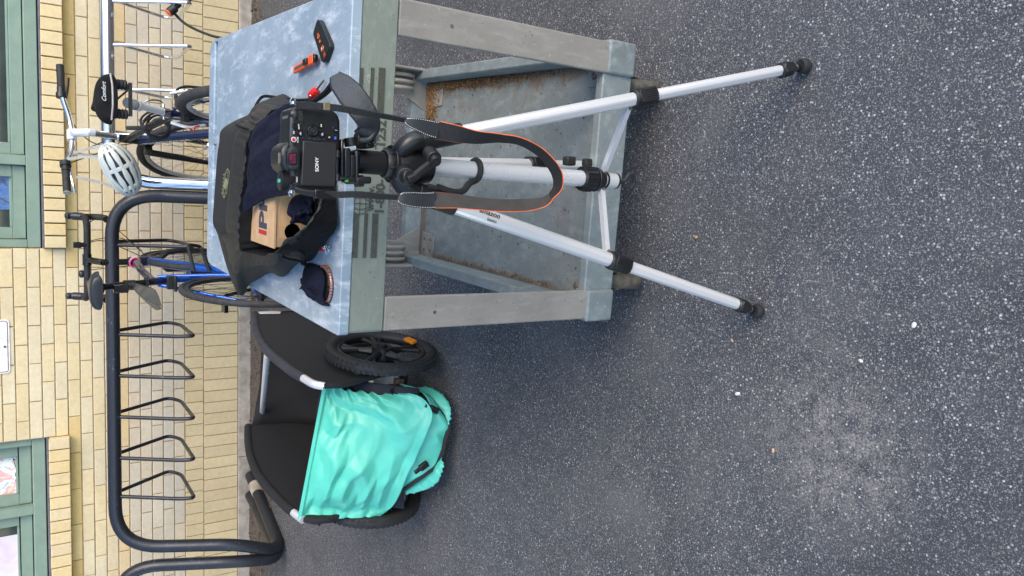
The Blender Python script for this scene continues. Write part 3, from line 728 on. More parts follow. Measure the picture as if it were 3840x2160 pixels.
for l in (-1, 1):
    g0, g1 = T(-.072, 1.033, l*.325), T(-.06, 1.032, l*.215)
    f = MB(); rr = [.016+.0012*(k % 2) for k in range(17)]; f.tube([g0.lerp(g1, k/16) for k in range(17)], rr, 14); f.build('grip', M['black_rubber'], hbo)
    f = MB(); f.tube([g1, g1.lerp(T(-.05, 1.031, l*.165), .6)], .0185, 16); f.cyl(g1.lerp(T(-.05, 1.031, l*.165), .5), g1.lerp(T(-.05, 1.031, l*.165), 1.0), .024, 18); f.build('shifter', M['black_plastic'], hbo, bevel=.002)
    MB().cyl(g0, g0+(g0-g1).normalized()*.002, .0165, 14).build('grip_end', M['strap_grey'], hbo)
    f = MB(); f.tube(smooth_path([T(-.045, 1.020, l*.165), T(-.01, 1.010, l*.19), T(.0, 1.000, l*.25), T(-.01, 0.995, l*.30)], 4), [.009]+[.006]*12, 8); f.build('brake_lever', M['chrome'] if l < 0 else M['black_plastic'], hbo)
f = MB()
f.tube(smooth_path([T(-.01, 1.015, -.17), T(.03, 1.0, -.10), T(.06, .92, -.03), T(.02, .80, .02), T(0, .70, .03)], 8), .0026, 6)
f.tube(smooth_path([T(-.01, 1.015, .17), T(.03, .99, .09), T(.06, .90, .0), T(.0, .78, -.03), T(-.06, .70, -.03)], 8), .0026, 6)
f.tube(smooth_path([T(-.01, 1.015, -.15), T(.01, .97, -.12), T(-.01, .86, -.07), T(-.1, .76, -.03), T(-.3, .70, -.025)], 8), .0026, 6)
f.build('cables', M['black_plastic'], hk)
# wide gel saddle on springs
S0 = .05
sd2 = saddle(hk, H, S0+.0, .985, .26, .185, .055, M['black_cloth'], .006)
f = MB(); f.tube([H(S0+.02, .93, -.09), H(S0-.008, .928, -.04), H(S0-.012, .928, 0), H(S0-.008, .928, .04), H(S0+.02, .93, .09)], .0035, 8); f.build('piping', M['strap_grey'], sd2)
text('lettering', 'Comfort', .021, H(S0-.016, .952, -.030), H.r, (0, 0, 1), M['white_print'], sd2, .0006, shear=.4)
for l in (-1, 1):
    f = MB(); f.tube([H(S0+.045, .93-.006*k, l*.058) for k in range(11)], [.017+.004*(k % 2) for k in range(11)], 16); f.build('spring', M['black_rubber'], sd2)
f = MB(); f.tube([H(S0+.04, .865, -.06), H(S0+.10, .862, -.05), H(S0+.2, .90, -.02)], .004, 8); f.tube([H(S0+.04, .865, .06), H(S0+.10, .862, .05), H(S0+.2, .90, .02)], .004, 8); f.box(H(S0+.035, .86), (.13, .02, .012)); f.build('saddle_rails', M['black_plastic'], sd2)
f = MB(); f.tube([H(.135, .868), H(.165, .83)], .0195, 18); f.tube([H(.168, .826), H(.18, .81)], .021, 18); f.tube([H(.178, .812), H(.25, .69)], .0145, 18); f.build('seatpost', M['alu'], hk, bevel=.001)
MB().tube([H(.142+.003*k, .862-.004*k) for k in range(9)], [.019+.002*(k % 2) for k in range(9)], 16).build('post_boot', M['black_rubber'], hk)
f = MB(); f.cyl(H(.243, .71, -.03), H(.243, .71, .035), .006, 10); f.tube([H(.251, .69), H(.242, .715)], .021, 16); f.tube(smooth_path([H(.243, .71, .035), H(.23, .73, .045), H(.20, .77, .035), H(.195, .79, .02)], 4), .004, 8); f.build('seat_clamp', M['chrome'], hk)
f = MB(); f.ring(H(.43, .29, .05), H.r, .09, .005, 48, 6, .5); f.tube([H(.43, .29, .07), H(.36, .44, .08)], .011, 10); f.tube([H(.43, .29, -.07), H(.50, .14, -.08)], .011, 10); f.box(H(.36, .44, .125), (.09, .07, .025)); f.box(H(.5, .14, -.125), (.09, .07, .025)); f.build('crankset', M['alu_bright'], hk, bevel=.002)
for l in (-1, 1):
    f = MB(); f.tube(smooth_path([H(.165, .56, l*.055), H(.15, .63, l*.075), H(.155, .70, l*.06)], 4), .007, 8); f.build('rear_brake', M['alu_bright'], hk)
f = MB(); f.tube([H(.13, .66, 0), H(.155, .675, .06)], .004, 6); f.box(H(.15, .605, .045), (.02, .02, .045)); f.build('brake_pad', M['black_rubber'], hk)
f = MB(); f.tube(smooth_path([H(.10, .60, -.075), H(.09, .62, -.085), H(.12, .615, -.095), H(.10, .64, -.09)], 4), .003, 6); f.build('ribbon', M['red'], hk)
f = MB(); f.box(H(.19, .635, .0), (.09, .05, .03)); f.box(H(.17, .66, .03), (.03, .06, .03)); f.build('rear_rack_bracket', M['black_plastic'], hk, bevel=.004)
# cable lock coiled on the navy frame, and one clipped on the steel rack
lk2 = thing('cable_lock', H(.5, .72), 'coiled black cable lock hanging from the frame of the navy bicycle', 'lock')
f = MB()
for k in range(4):
    c0 = H(.48+.04*k, .70-.012*k); u = H.h*.35+Vector((0, 0, 1)); v = H.r
    f.tube([c0+u.normalized()*(.062-.006*k)*math.cos(a)+v*(.060-.004*k)*math.sin(a)+H.h*.03*math.sin(2*a+k) for a in [2*math.pi*i/28 for i in range(28)]], .0052, 8, closed=True)
f.tube([H(.43, .745, -.03), H(.56, .765, -.01), H(.72, .78, .02)], .010, 10)
f.build('cable', M['black_rubber'], lk2)
cl0 = at(425, 85, Y=4.1)
lk3 = thing('cable_lock', cl0, 'black cable lock with orange key collar clipped through a steel rack hoop', 'lock')
a0 = at(425, 32, Y=4.10); a1 = at(452, 10, Y=4.10); d_ = (a0-a1).normalized()
MB().tube([a1, a1.lerp(a0, .45)], .013, 14).build('sleeve', M['black_rubber'], lk3)
MB().tube([a1.lerp(a0, .4), a0], .021, 16).build('barrel', M['black_plastic'], lk3, bevel=.004)
MB().tube([a0, a0+d_*.006], .018, 16).build('collar', M['orange'], lk3)
MB().tube(smooth_path([at(440, 35, Y=4.12), at(460, 55, Y=4.10), at(490, 73, Y=4.04), at(540, 92, Y=3.96), at(590, 100, Y=3.9), at(650, 110, Y=3.85)], 8), .0065, 10).build('cable', M['black_rubber'], lk3)
MB().tube(smooth_path([at(476, 5, Y=4.1), at(486, -20, Y=4.08), at(476, -45, Y=4.1)], 6), .0065, 10).build('cable', M['black_rubber'], lk3)
lk4 = thing('cable_lock', at(480, 225, Y=4.05), 'black cable lock looped round the rear wheel tyre and a steel hoop', 'lock')
MB().tube(smooth_path([at(530, 222, Y=4.1), at(500, 220, Y=4.08), at(470, 218, Y=4.06), at(448, 224, Y=4.02), at(441, 240, Y=3.98), at(446, 256, Y=3.9), at(470, 268, Y=3.8)], 8), .0065, 10).build('cable', M['black_rubber'], lk4)
# --- helmet hanging by its straps from the left grip
hc = at(298, 425, Y=4.02); hm = thing('helmet', hc, 'pearl white vented cycling helmet hanging by its straps from the navy bicycle', 'helmet')
up_ = (at(285, 440, Y=4.0)-at(335, 415, Y=4.0)).normalized()      # opening of the shell
axl = (at(245, 372, Y=3.97)-at(345, 478, Y=4.03)).normalized()
crown = Vector((-.02, -.20, -1)).normalized()
crown = (at(340, 420, Y=3.93)-at(288, 432, Y=4.05)).normalized()
axl = (at(250, 372, Y=4.0)-at(318, 492, Y=4.03)); axl = (axl-crown*axl.dot(crown)).normalized(); sde = crown.cross(axl)
def hp_(th, ph, k=1.0):       # th along length (-1..1), ph across (-1..1)
    a = th*1.62; b_ = ph*1.5
    c_ = math.cos(a); L, W, D = .120, .080, .088
    tail = 1+.10*max(0, -th)**2
    return hc + axl*(L*math.sin(a)*k*tail) + sde*(W*c_**.8*math.sin(b_)*k if c_ > 0 else 0) + crown*(D*max(c_, 0)**.75*math.cos(b_)*k)
rows = [[hp_(-.97+1.94*i/20, -1+2*j/16, .86) for j in range(17)] for i in range(21)]
MB().grid(rows).build('inner_shell', M['black_plastic'], hm, solid=.008)
for j, ph in enumerate((-.93, -.62, -.33, 0, .33, .62, .93)):
    mbb = MB(); rows = []
    for i in range(25):
        th = -.98+1.96*i/24; w = (.085 if abs(ph) < .9 else .12)*(1+.25*math.cos(i*.9+j)); w = w+.10*abs(th)**3
        p1, p2 = hp_(th, ph-w, 1.0), hp_(th, ph+w, 1.0); q1, q2 = hp_(th, ph-w, .88), hp_(th, ph+w, .88)
        rows.append([p1, hp_(th, ph, 1.03), p2, q2, q1])
    mbb.grid(rows, closed=True); mbb.build('shell_rib', M['helmet_white'], hm, smooth=50)
for th, phs in ((-.55, 1), (.05, 1), (.6, 1), (-.9, 1), (.93, 1)):
    rows = [[hp_(th-.05+.1*e, -1+2*j/20, k) for j in range(21)] for e, k in ((0, .99), (.5, 1.02), (1, .99), (1, .88), (0, .88))]
    rows.append(rows[0]); MB().grid(rows).build('cross_rib', M['helmet_white'], hm, smooth=50)
MB().tube([hp_(-.995+1.99*i/24, 1, 1.0) for i in range(25)] + [hp_(.995-1.99*i/24, -1, 1.0) for i in range(25)], .007, 8, closed=True).build('rim_band', M['helmet_white'], hm)
g1 = at(190, 445, Y=4.02); g2 = at(170, 400, Y=4.02); g3 = at(185, 385, Y=4.02)
for a_, b_ in ((g1, hp_(-.75, .9)), (g3, hp_(.6, -.8)), (g2, hp_(.4, .9)), (g3, hp_(-.2, -.9))):
    pth = smooth_path([a_, a_.lerp(b_, .5)+Vector((.012, .01, -.01)), b_], 5); ribbon(pth, (1, .2, .3), .012, .0015).build('strap', M['strap_grey'], hm)
text('lettering', 'GIRO', .028, hp_(.28, -.62, 1.05), -axl, sde+crown*.1, M['black_print'], hm, .0006)

# ---------------------------------------------------------------- bicycle trailer
TYAW = 10; TO = Vector((-.768, 2.525, 0)); ta = Vector((math.cos(R(TYAW)), -math.sin(R(TYAW)), 0)); tn = Vector((-math.sin(R(TYAW)), -math.cos(R(TYAW)), 0))
tr = thing('bicycle_trailer', TO, 'black two wheeled bicycle trailer with a mint green front cover', 'bicycle trailer')
def L_(s, t, z): return TO + ta*s + tn*t + Vector((0, 0, z))
def side(dx, dy, s): return at(dx, dy, P=(TO+ta*s, ta))
HW = .245
arc = [(641, 792), (642, 816), (648, 843), (665, 873), (687, 896), (715, 919), (741, 938), (763, 951), (789, 966), (817, 972)]
loc = []
for q in arc:
    v = side(*q, HW)-TO; loc.append((v.dot(tn), v.z))
print('trailer arc', [(round(a, 3), round(b, 3)) for a, b in loc])
f = L_
tmin, tmax = loc[0][0], loc[-1][0]
prof = loc + [(tmax+.01, loc[-1][1]-.06), (tmax-.06, .20), (tmax-.2, .12), (-.2, .10), (tmin+.05, .16), (tmin-.01, .25)]
for s_, nm in ((HW, 'side_panel'), (-HW, 'side_panel')):
    mb = MB(); mb.prism([L_(s_-.011, a, z) for a, z in prof], ta*.022); o = mb.build(nm, M['trailer_black'], tr, bevel=.006)
    fa = [L_(s_, a, z) for a, z in loc[:8]]; MB().tube(smooth_path(fa, 5), .0165, 14).build('frame_sleeve', pm('charcoal_sleeve', (.03, .03, .04), .6) if s_ > 0 else M['trailer_black'], tr)
    fa = [L_(s_, a, z) for a, z in (loc[7:] if s_ > 0 else loc[6:9])]; MB().tube(smooth_path(fa, 6), .0135, 14).build('frame_tube', M['alu_bright'], tr)
# rear wall and floor of the tub
mb = MB(); rows = []
for i in range(9):
    t = i/8; z = loc[0][1]-.01-t*(loc[0][1]-.14)
    rows.append([L_(-HW+2*HW*k/10, tmin+.01+.12*t*t-.02*math.sin(math.pi*k/10)*(1-t)+.006*math.sin(k*2.1+i), z-.03*math.sin(math.pi*k/10)*(1-t)) for k in range(11)])
mb.grid(rows); mb.build('rear_panel', M['trailer_black'], tr, solid=.004)
mb = MB(); mb.box(TO-tn*.12+Vector((0, 0, .13)), (.46, .36, .03), Matrix((ta, tn, (0, 0, 1))).transposed()); mb.build('floor', M['trailer_black'], tr)
mb = MB(); rows = []
for i in range(8):
    t = i/7; rows.append([L_(-HW+.02+2*(HW-.02)*k/8, .02+.18*t, .42-.27*t+.01*math.sin(k*1.3)) for k in range(9)])
mb.grid(rows); mb.build('seat', pm('blue_reflection_lining', (.012, .014, .028), .8), tr, solid=.01)  # black lining coloured navy, a bluish reflection put into its colour
mb = MB(); c0 = at(672, 893, P=(TO+ta*(HW-.02), ta)); c1 = at(659, 1048, P=(TO-ta*(HW-.02), ta)); mb.cyl(c0, c1, .0115, 16); mb.build('crossbar', M['alu_bright'], tr)
mb = MB(); mb.box(c1, (.03, .06, .03), Matrix((ta, tn, (0, 0, 1))).transposed()); mb.cyl(c1-ta*.01+tn*.03, c1+ta*.02+tn*.03, .01); mb.tube(smooth_path([c1+ta*.01, c1+ta*.02+Vector((0, 0, .02)), c1+ta*.04+Vector((0, 0, .01))], 4), .003, 6); mb.build('bracket', M['alu_bright'], tr, bevel=.003)
mb = MB(); mb.box(L_(-HW+.035, .10, .30), (.03, .03, .07)); mb.build('bracket', M['alu_bright'], tr, bevel=.003)
mb = MB(); q = L_(HW+.013, loc[0][0]+.05, loc[0][1]-.035); 
mb.prism([L_(HW+.012, tmin+.008, loc[0][1]-.01), L_(HW+.012, tmin+.03, loc[0][1]-.01), L_(HW+.012, tmin+.04, loc[0][1]-.09), L_(HW+.012, tmin+.02, loc[0][1]-.10), L_(HW+.012, tmin+.004, loc[0][1]-.07)], ta*.004); mb.build('corner_plate', M['alu'], tr, bevel=.001)
# front sill, tow bracket
mb = MB(); mb.box(at(965, 952, Y=2.47), (.03, .05, .10), Matrix((ta, tn, (0, 0, 1))).transposed()); mb.build('hitch_bracket', M['alu'], tr, bevel=.003)
mb = MB(); mb.box(at(992, 955, Y=2.47), (.035, .10, .03), Matrix((ta, tn, (0, 0, 1))).transposed()); mb.build('hitch_bracket', M['screw'], tr, bevel=.003)
mb = MB(); mb.cyl(L_(-.32, 0, .19), L_(.32, 0, .19), .012, 14); mb.build('axle', M['screw'], tr)
# front binding of the black panel next to the cover
pth = [at(822, 962, Y=2.45), at(860, 978, Y=2.43), at(915, 984, Y=2.42), at(970, 984, Y=2.40), at(1006, 978, Y=2.38)]
mb = MB(); mb.tube(smooth_path(pth, 6), .022, 12, flat=.7); mb.build('binding', M['black_cloth'], tr)
pth = [at(795, 912, Y=2.62), at(810, 925, Y=2.56), at(835, 945, Y=2.53), at(855, 968, Y=2.48)]
ribbon(smooth_path(pth, 6), (0, 0, 1), .03, .003).build('strap', M['black_cloth'], tr)
text('lettering', 'trail', .05, L_(HW+.0125, .02, .30), tn, (0, 0, 1), M['teal_print'], tr, .0006)
# wheels
for s_ in (.292, -.275):
    c = L_(s_, 0, .20); ax = ta
    w = MB(); w.ring(c, ax, .176, .023, 72, 14, .95); wo_ = w.build('wheel', M['black_rubber'], tr)
    tb = MB()
    for k in range(64):
        a = 2*math.pi*k/64; u = ax.orthogonal().normalized(); v = ax.cross(u); d_ = u*math.cos(a)+v*math.sin(a); tg = ax.cross(d_)
        for q in (-1, 1):
            tb.box(c+d_*.1968+ax*q*.010+tg*q*.004, (.010, .003, .013), Matrix((ax, d_, tg)).transposed() @ Matrix.Rotation(.4*q, 3, 'Y'))
    tb.build('tread', M['black_rubber'], wo_)
    MB().ring(c, ax, .149, .009, 60, 8, 1.6).build('rim', M['black_plastic'], wo_)
    h_ = MB(); h_.cyl(c-ax*.02, c+ax*.022, .036, 24); h_.cyl(c-ax*.03, c+ax*.032, .018, 20)
    u = ax.orthogonal().normalized(); v = ax.cross(u)
    for k in range(5):
        a = 2*math.pi*k/5+.3; d_ = u*math.cos(a)+v*math.sin(a); tg = ax.cross(d_)
        h_.tube([c+d_*.03, c+d_*.08, c+d_*.14], [.017, .011, .013], 8)
        for q in (-1, 1): h_.tube([c+d_*.07, c+d_*.11+tg*q*.018, c+d_*.142+tg*q*.035], [.007, .007, .009], 8)
    h_.build('hub', M['black_plastic'], wo_, bevel=.0)
    if s_ > 0:
        rc = at(1032, 857, P=(c+ax*.022, ax)); d_ = (rc-c).normalized(); tg = ax.cross(d_)
        MB().box(rc, (.012, .024, .05), Matrix((ax, d_, tg)).transposed()).build('reflector', M['amber'], wo_, bevel=.003)
# mint cover: main sheet from the front bar down, the fold, then the gathered pouch on the ground
def lerp_poly(poly, n):
    out = []; N_ = len(poly)-1
    for i in range(n):
        u = i/(n-1)*N_; k = min(int(u), N_-1); out.append(poly[k].lerp(poly[k+1], u-k))
    return out
Re = smooth_path([at(822, 964, Y=2.42), at(850, 976, Y=2.405), at(900, 984, Y=2.38), at(960, 991, Y=2.35), at(1014, 988, Y=2.32)], 6)
Le = smooth_path([at(757, 1306, Y=2.46), at(800, 1312, Y=2.44), at(850, 1304, Y=2.43), at(905, 1302, Y=2.41), at(955, 1299, Y=2.40)], 6)
Bt = smooth_path([at(955, 1299, Y=2.40), at(985, 1280, Y=2.36), at(1018, 1225, Y=2.29), at(1052, 1160, Y=2.24), at(1078, 1095, Y=2.215), at(1090, 1045, Y=2.22), at(1062, 1003, Y=2.26), at(1014, 988, Y=2.32)], 8)
nr, nc_ = 84, 104
Rl = lerp_poly(Re, nr); Ll = lerp_poly(Le, nr); Tp = lerp_poly([Le[0], Re[0]], nc_); Bp = lerp_poly(Bt, nc_)
rows = []
for i in range(nr):
    v = i/(nr-1); row = []
    for k in range(nc_):
        u = k/(nc_-1)
        p = (1-v)*Tp[k]+v*Bp[k]+(1-u)*Ll[i]+u*Rl[i]-((1-u)*(1-v)*Tp[0]+u*(1-v)*Tp[-1]+(1-u)*v*Bp[0]+u*v*Bp[-1])
        bulge = math.sin(math.pi*u)*math.sin(math.pi*min(v*1.05, 1))
        def rdg(x): x = x-math.floor(x); return 1-4*abs(x-.5)
        ph = math.atan2(v+.15, 1.12-u); rd = math.hypot(v+.15, 1.12-u); nz = noise.noise(Vector((u*2.2, v*2.2, 4)))
        ph2 = math.atan2(1.1-v, u+.25); rd2 = math.hypot(1.1-v, u+.25)
        e = noise.noise(Vector((u*2.4+v, v*2.0, 1.7)))*.048 + .015*rdg(ph*3.1+1.1*nz)*math.exp(-rd*.7) + .012*rdg(ph2*2.7+.9*nz+.3)*math.exp(-rd2*.8)
        e += .006*rdg(u*2.1+v*2.7+1.7*nz)*(.5+noise.noise(Vector((u*3, v*3, 8)))) + .004*rdg(u*4.3-v*3.1+2.2*nz)*(.5+noise.noise(Vector((u*4, v*3, 18)))) - .012
        ga = math.exp(-((1-u)*8))*math.sin(v*44+3*noise.noise(Vector((v*5, 0, 0))))*.011+math.exp(-(u*14))*math.sin(v*38+4*noise.noise(Vector((v*7, 3, 0))))*.003
        edge = min(1, min(u, 1-u)*9, v*7+.0)
        nrm = Vector((-.26, -.93, .25))
        p = p+nrm*(.03*bulge+e*edge+ga*min(1, v*6)); p.z = max(p.z, .012)
        row.append(p)
    rows.append(row)
mb = MB(); mb.grid(rows); cov = mb.build('front_cover', M['teal'], tr, solid=.0016, smooth=180)
MB().tube([p+Vector((0, 0, .004)) for p in rows[0]], .008, 8).build('cover_hem', M['teal'], cov)
Bi = [p+Vector((.02, .045, -.012)) for p in Bt]
Tr = smooth_path([at(955, 1290, Y=2.50), at(1024, 1228, Y=2.34), at(1073, 1192, Y=2.29), at(1104, 1166, Y=2.275), at(1122, 1110, Y=2.255), at(1129, 1066, Y=2.25), at(1104, 1026, Y=2.285), at(1078, 995, Y=2.32), at(1034, 985, Y=2.38)], 8)
Bl = lerp_poly(Bi, 60); Tl = lerp_poly(Tr, 60); rows = []
for i in range(14):
    v = i/13; rows.append([Bl[k].lerp(Tl[k], v)+Vector((0, -.008*math.sin(math.pi*v)+.014*noise.noise(Vector((k*.22, v*2, 3))), .016*noise.noise(Vector((k*.3, v*1.5, 7)))*math.sin(math.pi*v))) for k in range(60)])
for r_ in rows:
    for p in r_: p.z = max(p.z, .008)
mb = MB(); mb.grid(rows); mb.build('cover_pouch', M['teal'], tr, solid=.0016, smooth=180)
def ruffle(pa, pb, n=40):
    A = lerp_poly(pa, n); Bq = lerp_poly(pb, n); rows = []
    for i in range(8):
        v = i/7; rows.append([A[k].lerp(Bq[k], v)+Vector((0, 0, .007*noise.noise(Vector((k*.55, v, 0)))*v+.007*math.sin(math.pi*v)))+(Bq[k]-A[k]).normalized()*.006*noise.noise(Vector((k*.5, v, 9)))*v for k in range(n)])
    for r_ in rows:
        for p in r_: p.z = max(p.z, .005)
    mb = MB(); mb.grid(rows); return mb.build('cover_ruffle', M['teal'], tr, solid=.0016, smooth=180)
ruffle(smooth_path([at(1036, 985, Y=2.38), at(1078, 995, Y=2.32), at(1104, 1026, Y=2.285), at(1129, 1066, Y=2.25)], 6), smooth_path([at(1040, 978, Y=2.40), at(1082, 974, Y=2.36), at(1120, 1000, Y=2.29), at(1134, 1030, Y=2.25), at(1131, 1068, Y=2.24)], 6))
ruffle(smooth_path([at(1112, 1150, Y=2.26), at(1073, 1192, Y=2.30), at(1024, 1228, Y=2.36)], 6), smooth_path([at(1118, 1165, Y=2.24), at(1106, 1203, Y=2.25), at(1082, 1228, Y=2.29), at(1022, 1245, Y=2.36)], 6))
ribbon([p+Vector((0, -.004, .008)) for p in Tr[4:]], (0, .4, 1), .013, .005).build('strap', M['webbing'], tr)
for q, r_ in (((1092, 1030), .5), ((1066, 1172), -.5)):
    mb = MB(); c = at(q[0], q[1], Y=2.255); Mz = Matrix.Rotation(r_, 3, 'Y')
    mb.box(c, (.022, .016, .034), Mz); mb.box(c+Mz @ Vector((0, 0, .026)), (.014, .01, .026), Mz); mb.build('buckle', M['black_plastic'], tr, bevel=.003)
mb = MB(); c = at(995, 991, Y=2.335); mb.box(c, (.02, .006, .05), Matrix.Rotation(.9, 3, 'Y')); mb.build('velcro_tab', M['black_cloth'], tr, bevel=.001)
mb = MB(); ribbon([at(790, 1298, Y=2.60), at(808, 1318, Y=2.60)], (0, 0, 1), .02, .003).build('strap', M['black_cloth'], tr)
# ---------------------------------------------------------------- utility cart
CO = Vector((-.220, 1.312, 0)); ca_ = R(-4.1); cu = Vector((math.cos(ca_), math.sin(ca_), 0)); cv = Vector((-math.sin(ca_), math.cos(ca_), 0))
def C(u, v, z): return CO+cu*u+cv*v+Vector((0, 0, z))
MC = Matrix((cu, cv, (0, 0, 1))).transposed()
TZ = .83; CW, CD = .612, 1.0
cart = thing('utility_cart', C(CW/2, CD/2, 0), 'weathered green grey plastic utility cart with striped front standing before the racks', 'cart')
def rr2(u0, u1, v0, v1, r, z, n=6, rf=None):
    out = []; rf = rf or r
    for (a, b_, a0, q) in ((u1-rf, v0+rf, -90, rf), (u1-r, v1-r, 0, r), (u0+r, v1-r, 90, r), (u0+rf, v0+rf, 180, rf)):
        for k in range(n+1):
            t = R(a0+90*k/n); out.append(C(a+q*math.cos(t), b_+q*math.sin(t), z))
    return out
def cl(p): d = p-CO; return d.dot(cu), d.dot(cv)
us = [cl(at(534, y, Z=TZ))[0] for y in (606, 362, 335, 108)]
V1, V2 = .905, .945
def arcp(u, v, r, a0, n=6): return [(u+r*math.cos(R(a0+90*k/n)), v+r*math.sin(R(a0+90*k/n))) for k in range(n+1)]
def plate(mb, uv, z0, z1): mb.prism([C(u, v, z0) for u, v in uv], (0, 0, z1-z0))
tm = MB(); rf = .009
plate(tm, arcp(CW-rf, rf, rf, -90)+[(CW, V1), (0, V1)]+arcp(rf, rf, rf, 180), TZ-.02, TZ)
top = tm.build('tabletop', M['cart_top_skylit'], cart, bevel=.002)
tm = MB(); zr = TZ-.0015; e = .0006
plate(tm, arcp(CW-.035, CD-.035, .035, 0)+arcp(.035, CD-.035, .035, 90)+[(0, V2), (CW, V2)], TZ-.0205, zr)
tm.build('grip_rail', M['cart_top_skylit'], top, bevel=.004, seg=3)
tm = MB(); plate(tm, [(0, V1+e), (CW, V1+e), (CW, V2-e), (0, V2-e)], TZ-.021, TZ-.016); tm.build('slot_floor', M['cart_top_skylit'], top)
for u0, u1 in ((0, us[0]), (us[1], us[2]), (us[3], CW)):
    tm = MB(); plate(tm, [(u0, V1+e), (u1, V1+e), (u1, V2-e), (u0, V2-e)], TZ-.0155, TZ-.0005); tm.build('slot_bridge', M['cart_top_skylit'], top, bevel=.001)
AZ = .742
ap = MB(); o_ = rr2(.0025, CW-.0025, .0025, CD-.0025, .032, AZ, rf=.008); i_ = rr2(.02, CW-.02, .02, CD-.02, .02, AZ)
hgt = Vector((0, 0, TZ-.021-AZ)); ap.grid([i_, o_, [p+hgt for p in o_], [p+hgt for p in i_], i_], closed=True)
apron = ap.build('apron', M['cart_green'], cart, bevel=.0015)
MB().prism([p+hgt*.8 for p in rr2(.021, CW-.021, .021, CD-.021, .02, AZ)], (0, 0, .008)).build('underside', M['cart_green'], cart)
# printed marks on the front
fy = -.0006+.0025
def fp(dx, dy): return at(dx, dy, P=(CO+cv*(fy-.0002), cv))
def bar(x0, x1, y0, y1, lx=0):
    p = [fp(x0, y0), fp(x1, y0+lx), fp(x1-1, y1+lx), fp(x0-1, y1)]
    # square the bar up to the panel
    us = [cl(q)[0] for q in p]; zs = [q.z for q in p]
    u0, u1 = sum(sorted(us)[:2])/2, sum(sorted(us)[2:])/2; z0, z1 = sum(sorted(zs)[:2])/2, sum(sorted(zs)[2:])/2
    MB().prism([C(u0, fy, z0), C(u1, fy, z0), C(u1, fy, z1), C(u0, fy, z1)], -cv*.0004).build('printed_bar', M['black_print'], apron, smooth=0)
for x0, x1 in ((887, 902), (915, 924), (935, 950)): bar(x0, x1, 537, 649)
for x0, x1 in ((899, 913), (931, 940), (951, 968)): bar(x0, x1, 170, 292)
gp = fp(905, 512); g = MB(); gr_ = .019
def gpt(a, b_): return C(cl(gp)[0]+a, fy-.0004, gp.z+b_)
for k in (-1, -.55, 0, .55, 1): g.tube([gpt(gr_*k*math.cos(t), gr_*math.sin(t)) for t in [math.pi*(j/16-.5) for j in range(17)]], .0006, 4)
for k in (-.6, 0, .6): w = gr_*math.sqrt(1-k*k); g.tube([gpt(-w, gr_*k), gpt(w, gr_*k)], .0006, 4)
g.build('globe_mark', M['black_print'], apron)
q = fp(939, 531); text('lettering', 'www.', .019, C(cl(q)[0], fy-.0002, q.z), cu, (0, 0, 1), M['black_print'], apron, .0004, bold=.0006)
q = fp(920, 330); text('lettering', '.com', .019, C(cl(q)[0]-.03, fy-.0002, fp(939, 531).z), cu, (0, 0, 1), M['black_print'], apron, .0004, bold=.0006)
q = fp(964, 540); text('lettering', '1-800-', .024, C(cl(q)[0], fy-.0002, q.z), cu, (0, 0, 1), M['black_print'], apron, .0004, bold=.0008)
q2 = fp(968, 372); text('lettering', '1232', .024, C(cl(q2)[0], fy-.0002, q2.z), cu, (0, 0, 1), M['black_print'], apron, .0004, bold=.0008)
# tray
t = MB(); tz0, tz1, tf = .168, .252, .205
th = .028
def cbox(mb, u0, u1, v0, v1, z0, z1): mb.box(C((u0+u1)/2, (v0+v1)/2, (z0+z1)/2), (u1-u0, v1-v0, z1-z0), MC)
TD = .93
oo = rr2(.008, CW-.008, .010, TD, .02, tz0); ot = rr2(.006, CW-.006, .008, TD+.002, .02, tz1)
it = rr2(.006+th, CW-.006-th, .008+th*.8, TD-th, .012, tz1); ib = rr2(.012+th, CW-.012-th, .022+th, TD-th-.01, .012, tf)
t.grid([oo, ot, it, ib], closed=True); t.add(oo, [tuple(range(len(oo)))])
tray = t.build('lower_tray', M['cart_tray'], cart, bevel=.003)
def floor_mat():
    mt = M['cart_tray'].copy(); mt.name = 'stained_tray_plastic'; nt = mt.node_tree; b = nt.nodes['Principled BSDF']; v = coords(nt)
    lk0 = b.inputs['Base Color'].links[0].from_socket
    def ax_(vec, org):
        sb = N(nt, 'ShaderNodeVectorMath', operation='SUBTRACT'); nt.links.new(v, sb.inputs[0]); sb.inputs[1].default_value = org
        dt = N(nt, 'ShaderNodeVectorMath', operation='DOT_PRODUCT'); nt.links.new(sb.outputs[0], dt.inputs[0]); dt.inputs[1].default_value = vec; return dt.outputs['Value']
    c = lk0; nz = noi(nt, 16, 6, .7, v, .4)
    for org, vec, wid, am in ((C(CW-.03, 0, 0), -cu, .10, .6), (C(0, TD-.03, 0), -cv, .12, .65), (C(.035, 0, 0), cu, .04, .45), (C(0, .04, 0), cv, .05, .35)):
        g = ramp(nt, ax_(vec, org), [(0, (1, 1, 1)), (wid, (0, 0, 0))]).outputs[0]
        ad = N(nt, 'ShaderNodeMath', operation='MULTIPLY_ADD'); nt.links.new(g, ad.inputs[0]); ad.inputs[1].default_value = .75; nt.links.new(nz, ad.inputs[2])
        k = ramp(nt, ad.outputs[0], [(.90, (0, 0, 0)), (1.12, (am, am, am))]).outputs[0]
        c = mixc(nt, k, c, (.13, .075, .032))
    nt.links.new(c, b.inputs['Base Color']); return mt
t = MB(); t.add(ib, [tuple(range(len(ib)))]); t.build('tray_floor', floor_mat(), tray)
for ua, ub in ((-.002, .070), (CW-.070, CW+.002)):
    t = MB(); cbox(t, ua, ub, .000, .05, tz0+.001, tz1-.006); t.build('corner_block', M['cart_tray'], cart, bevel=.006, seg=3)
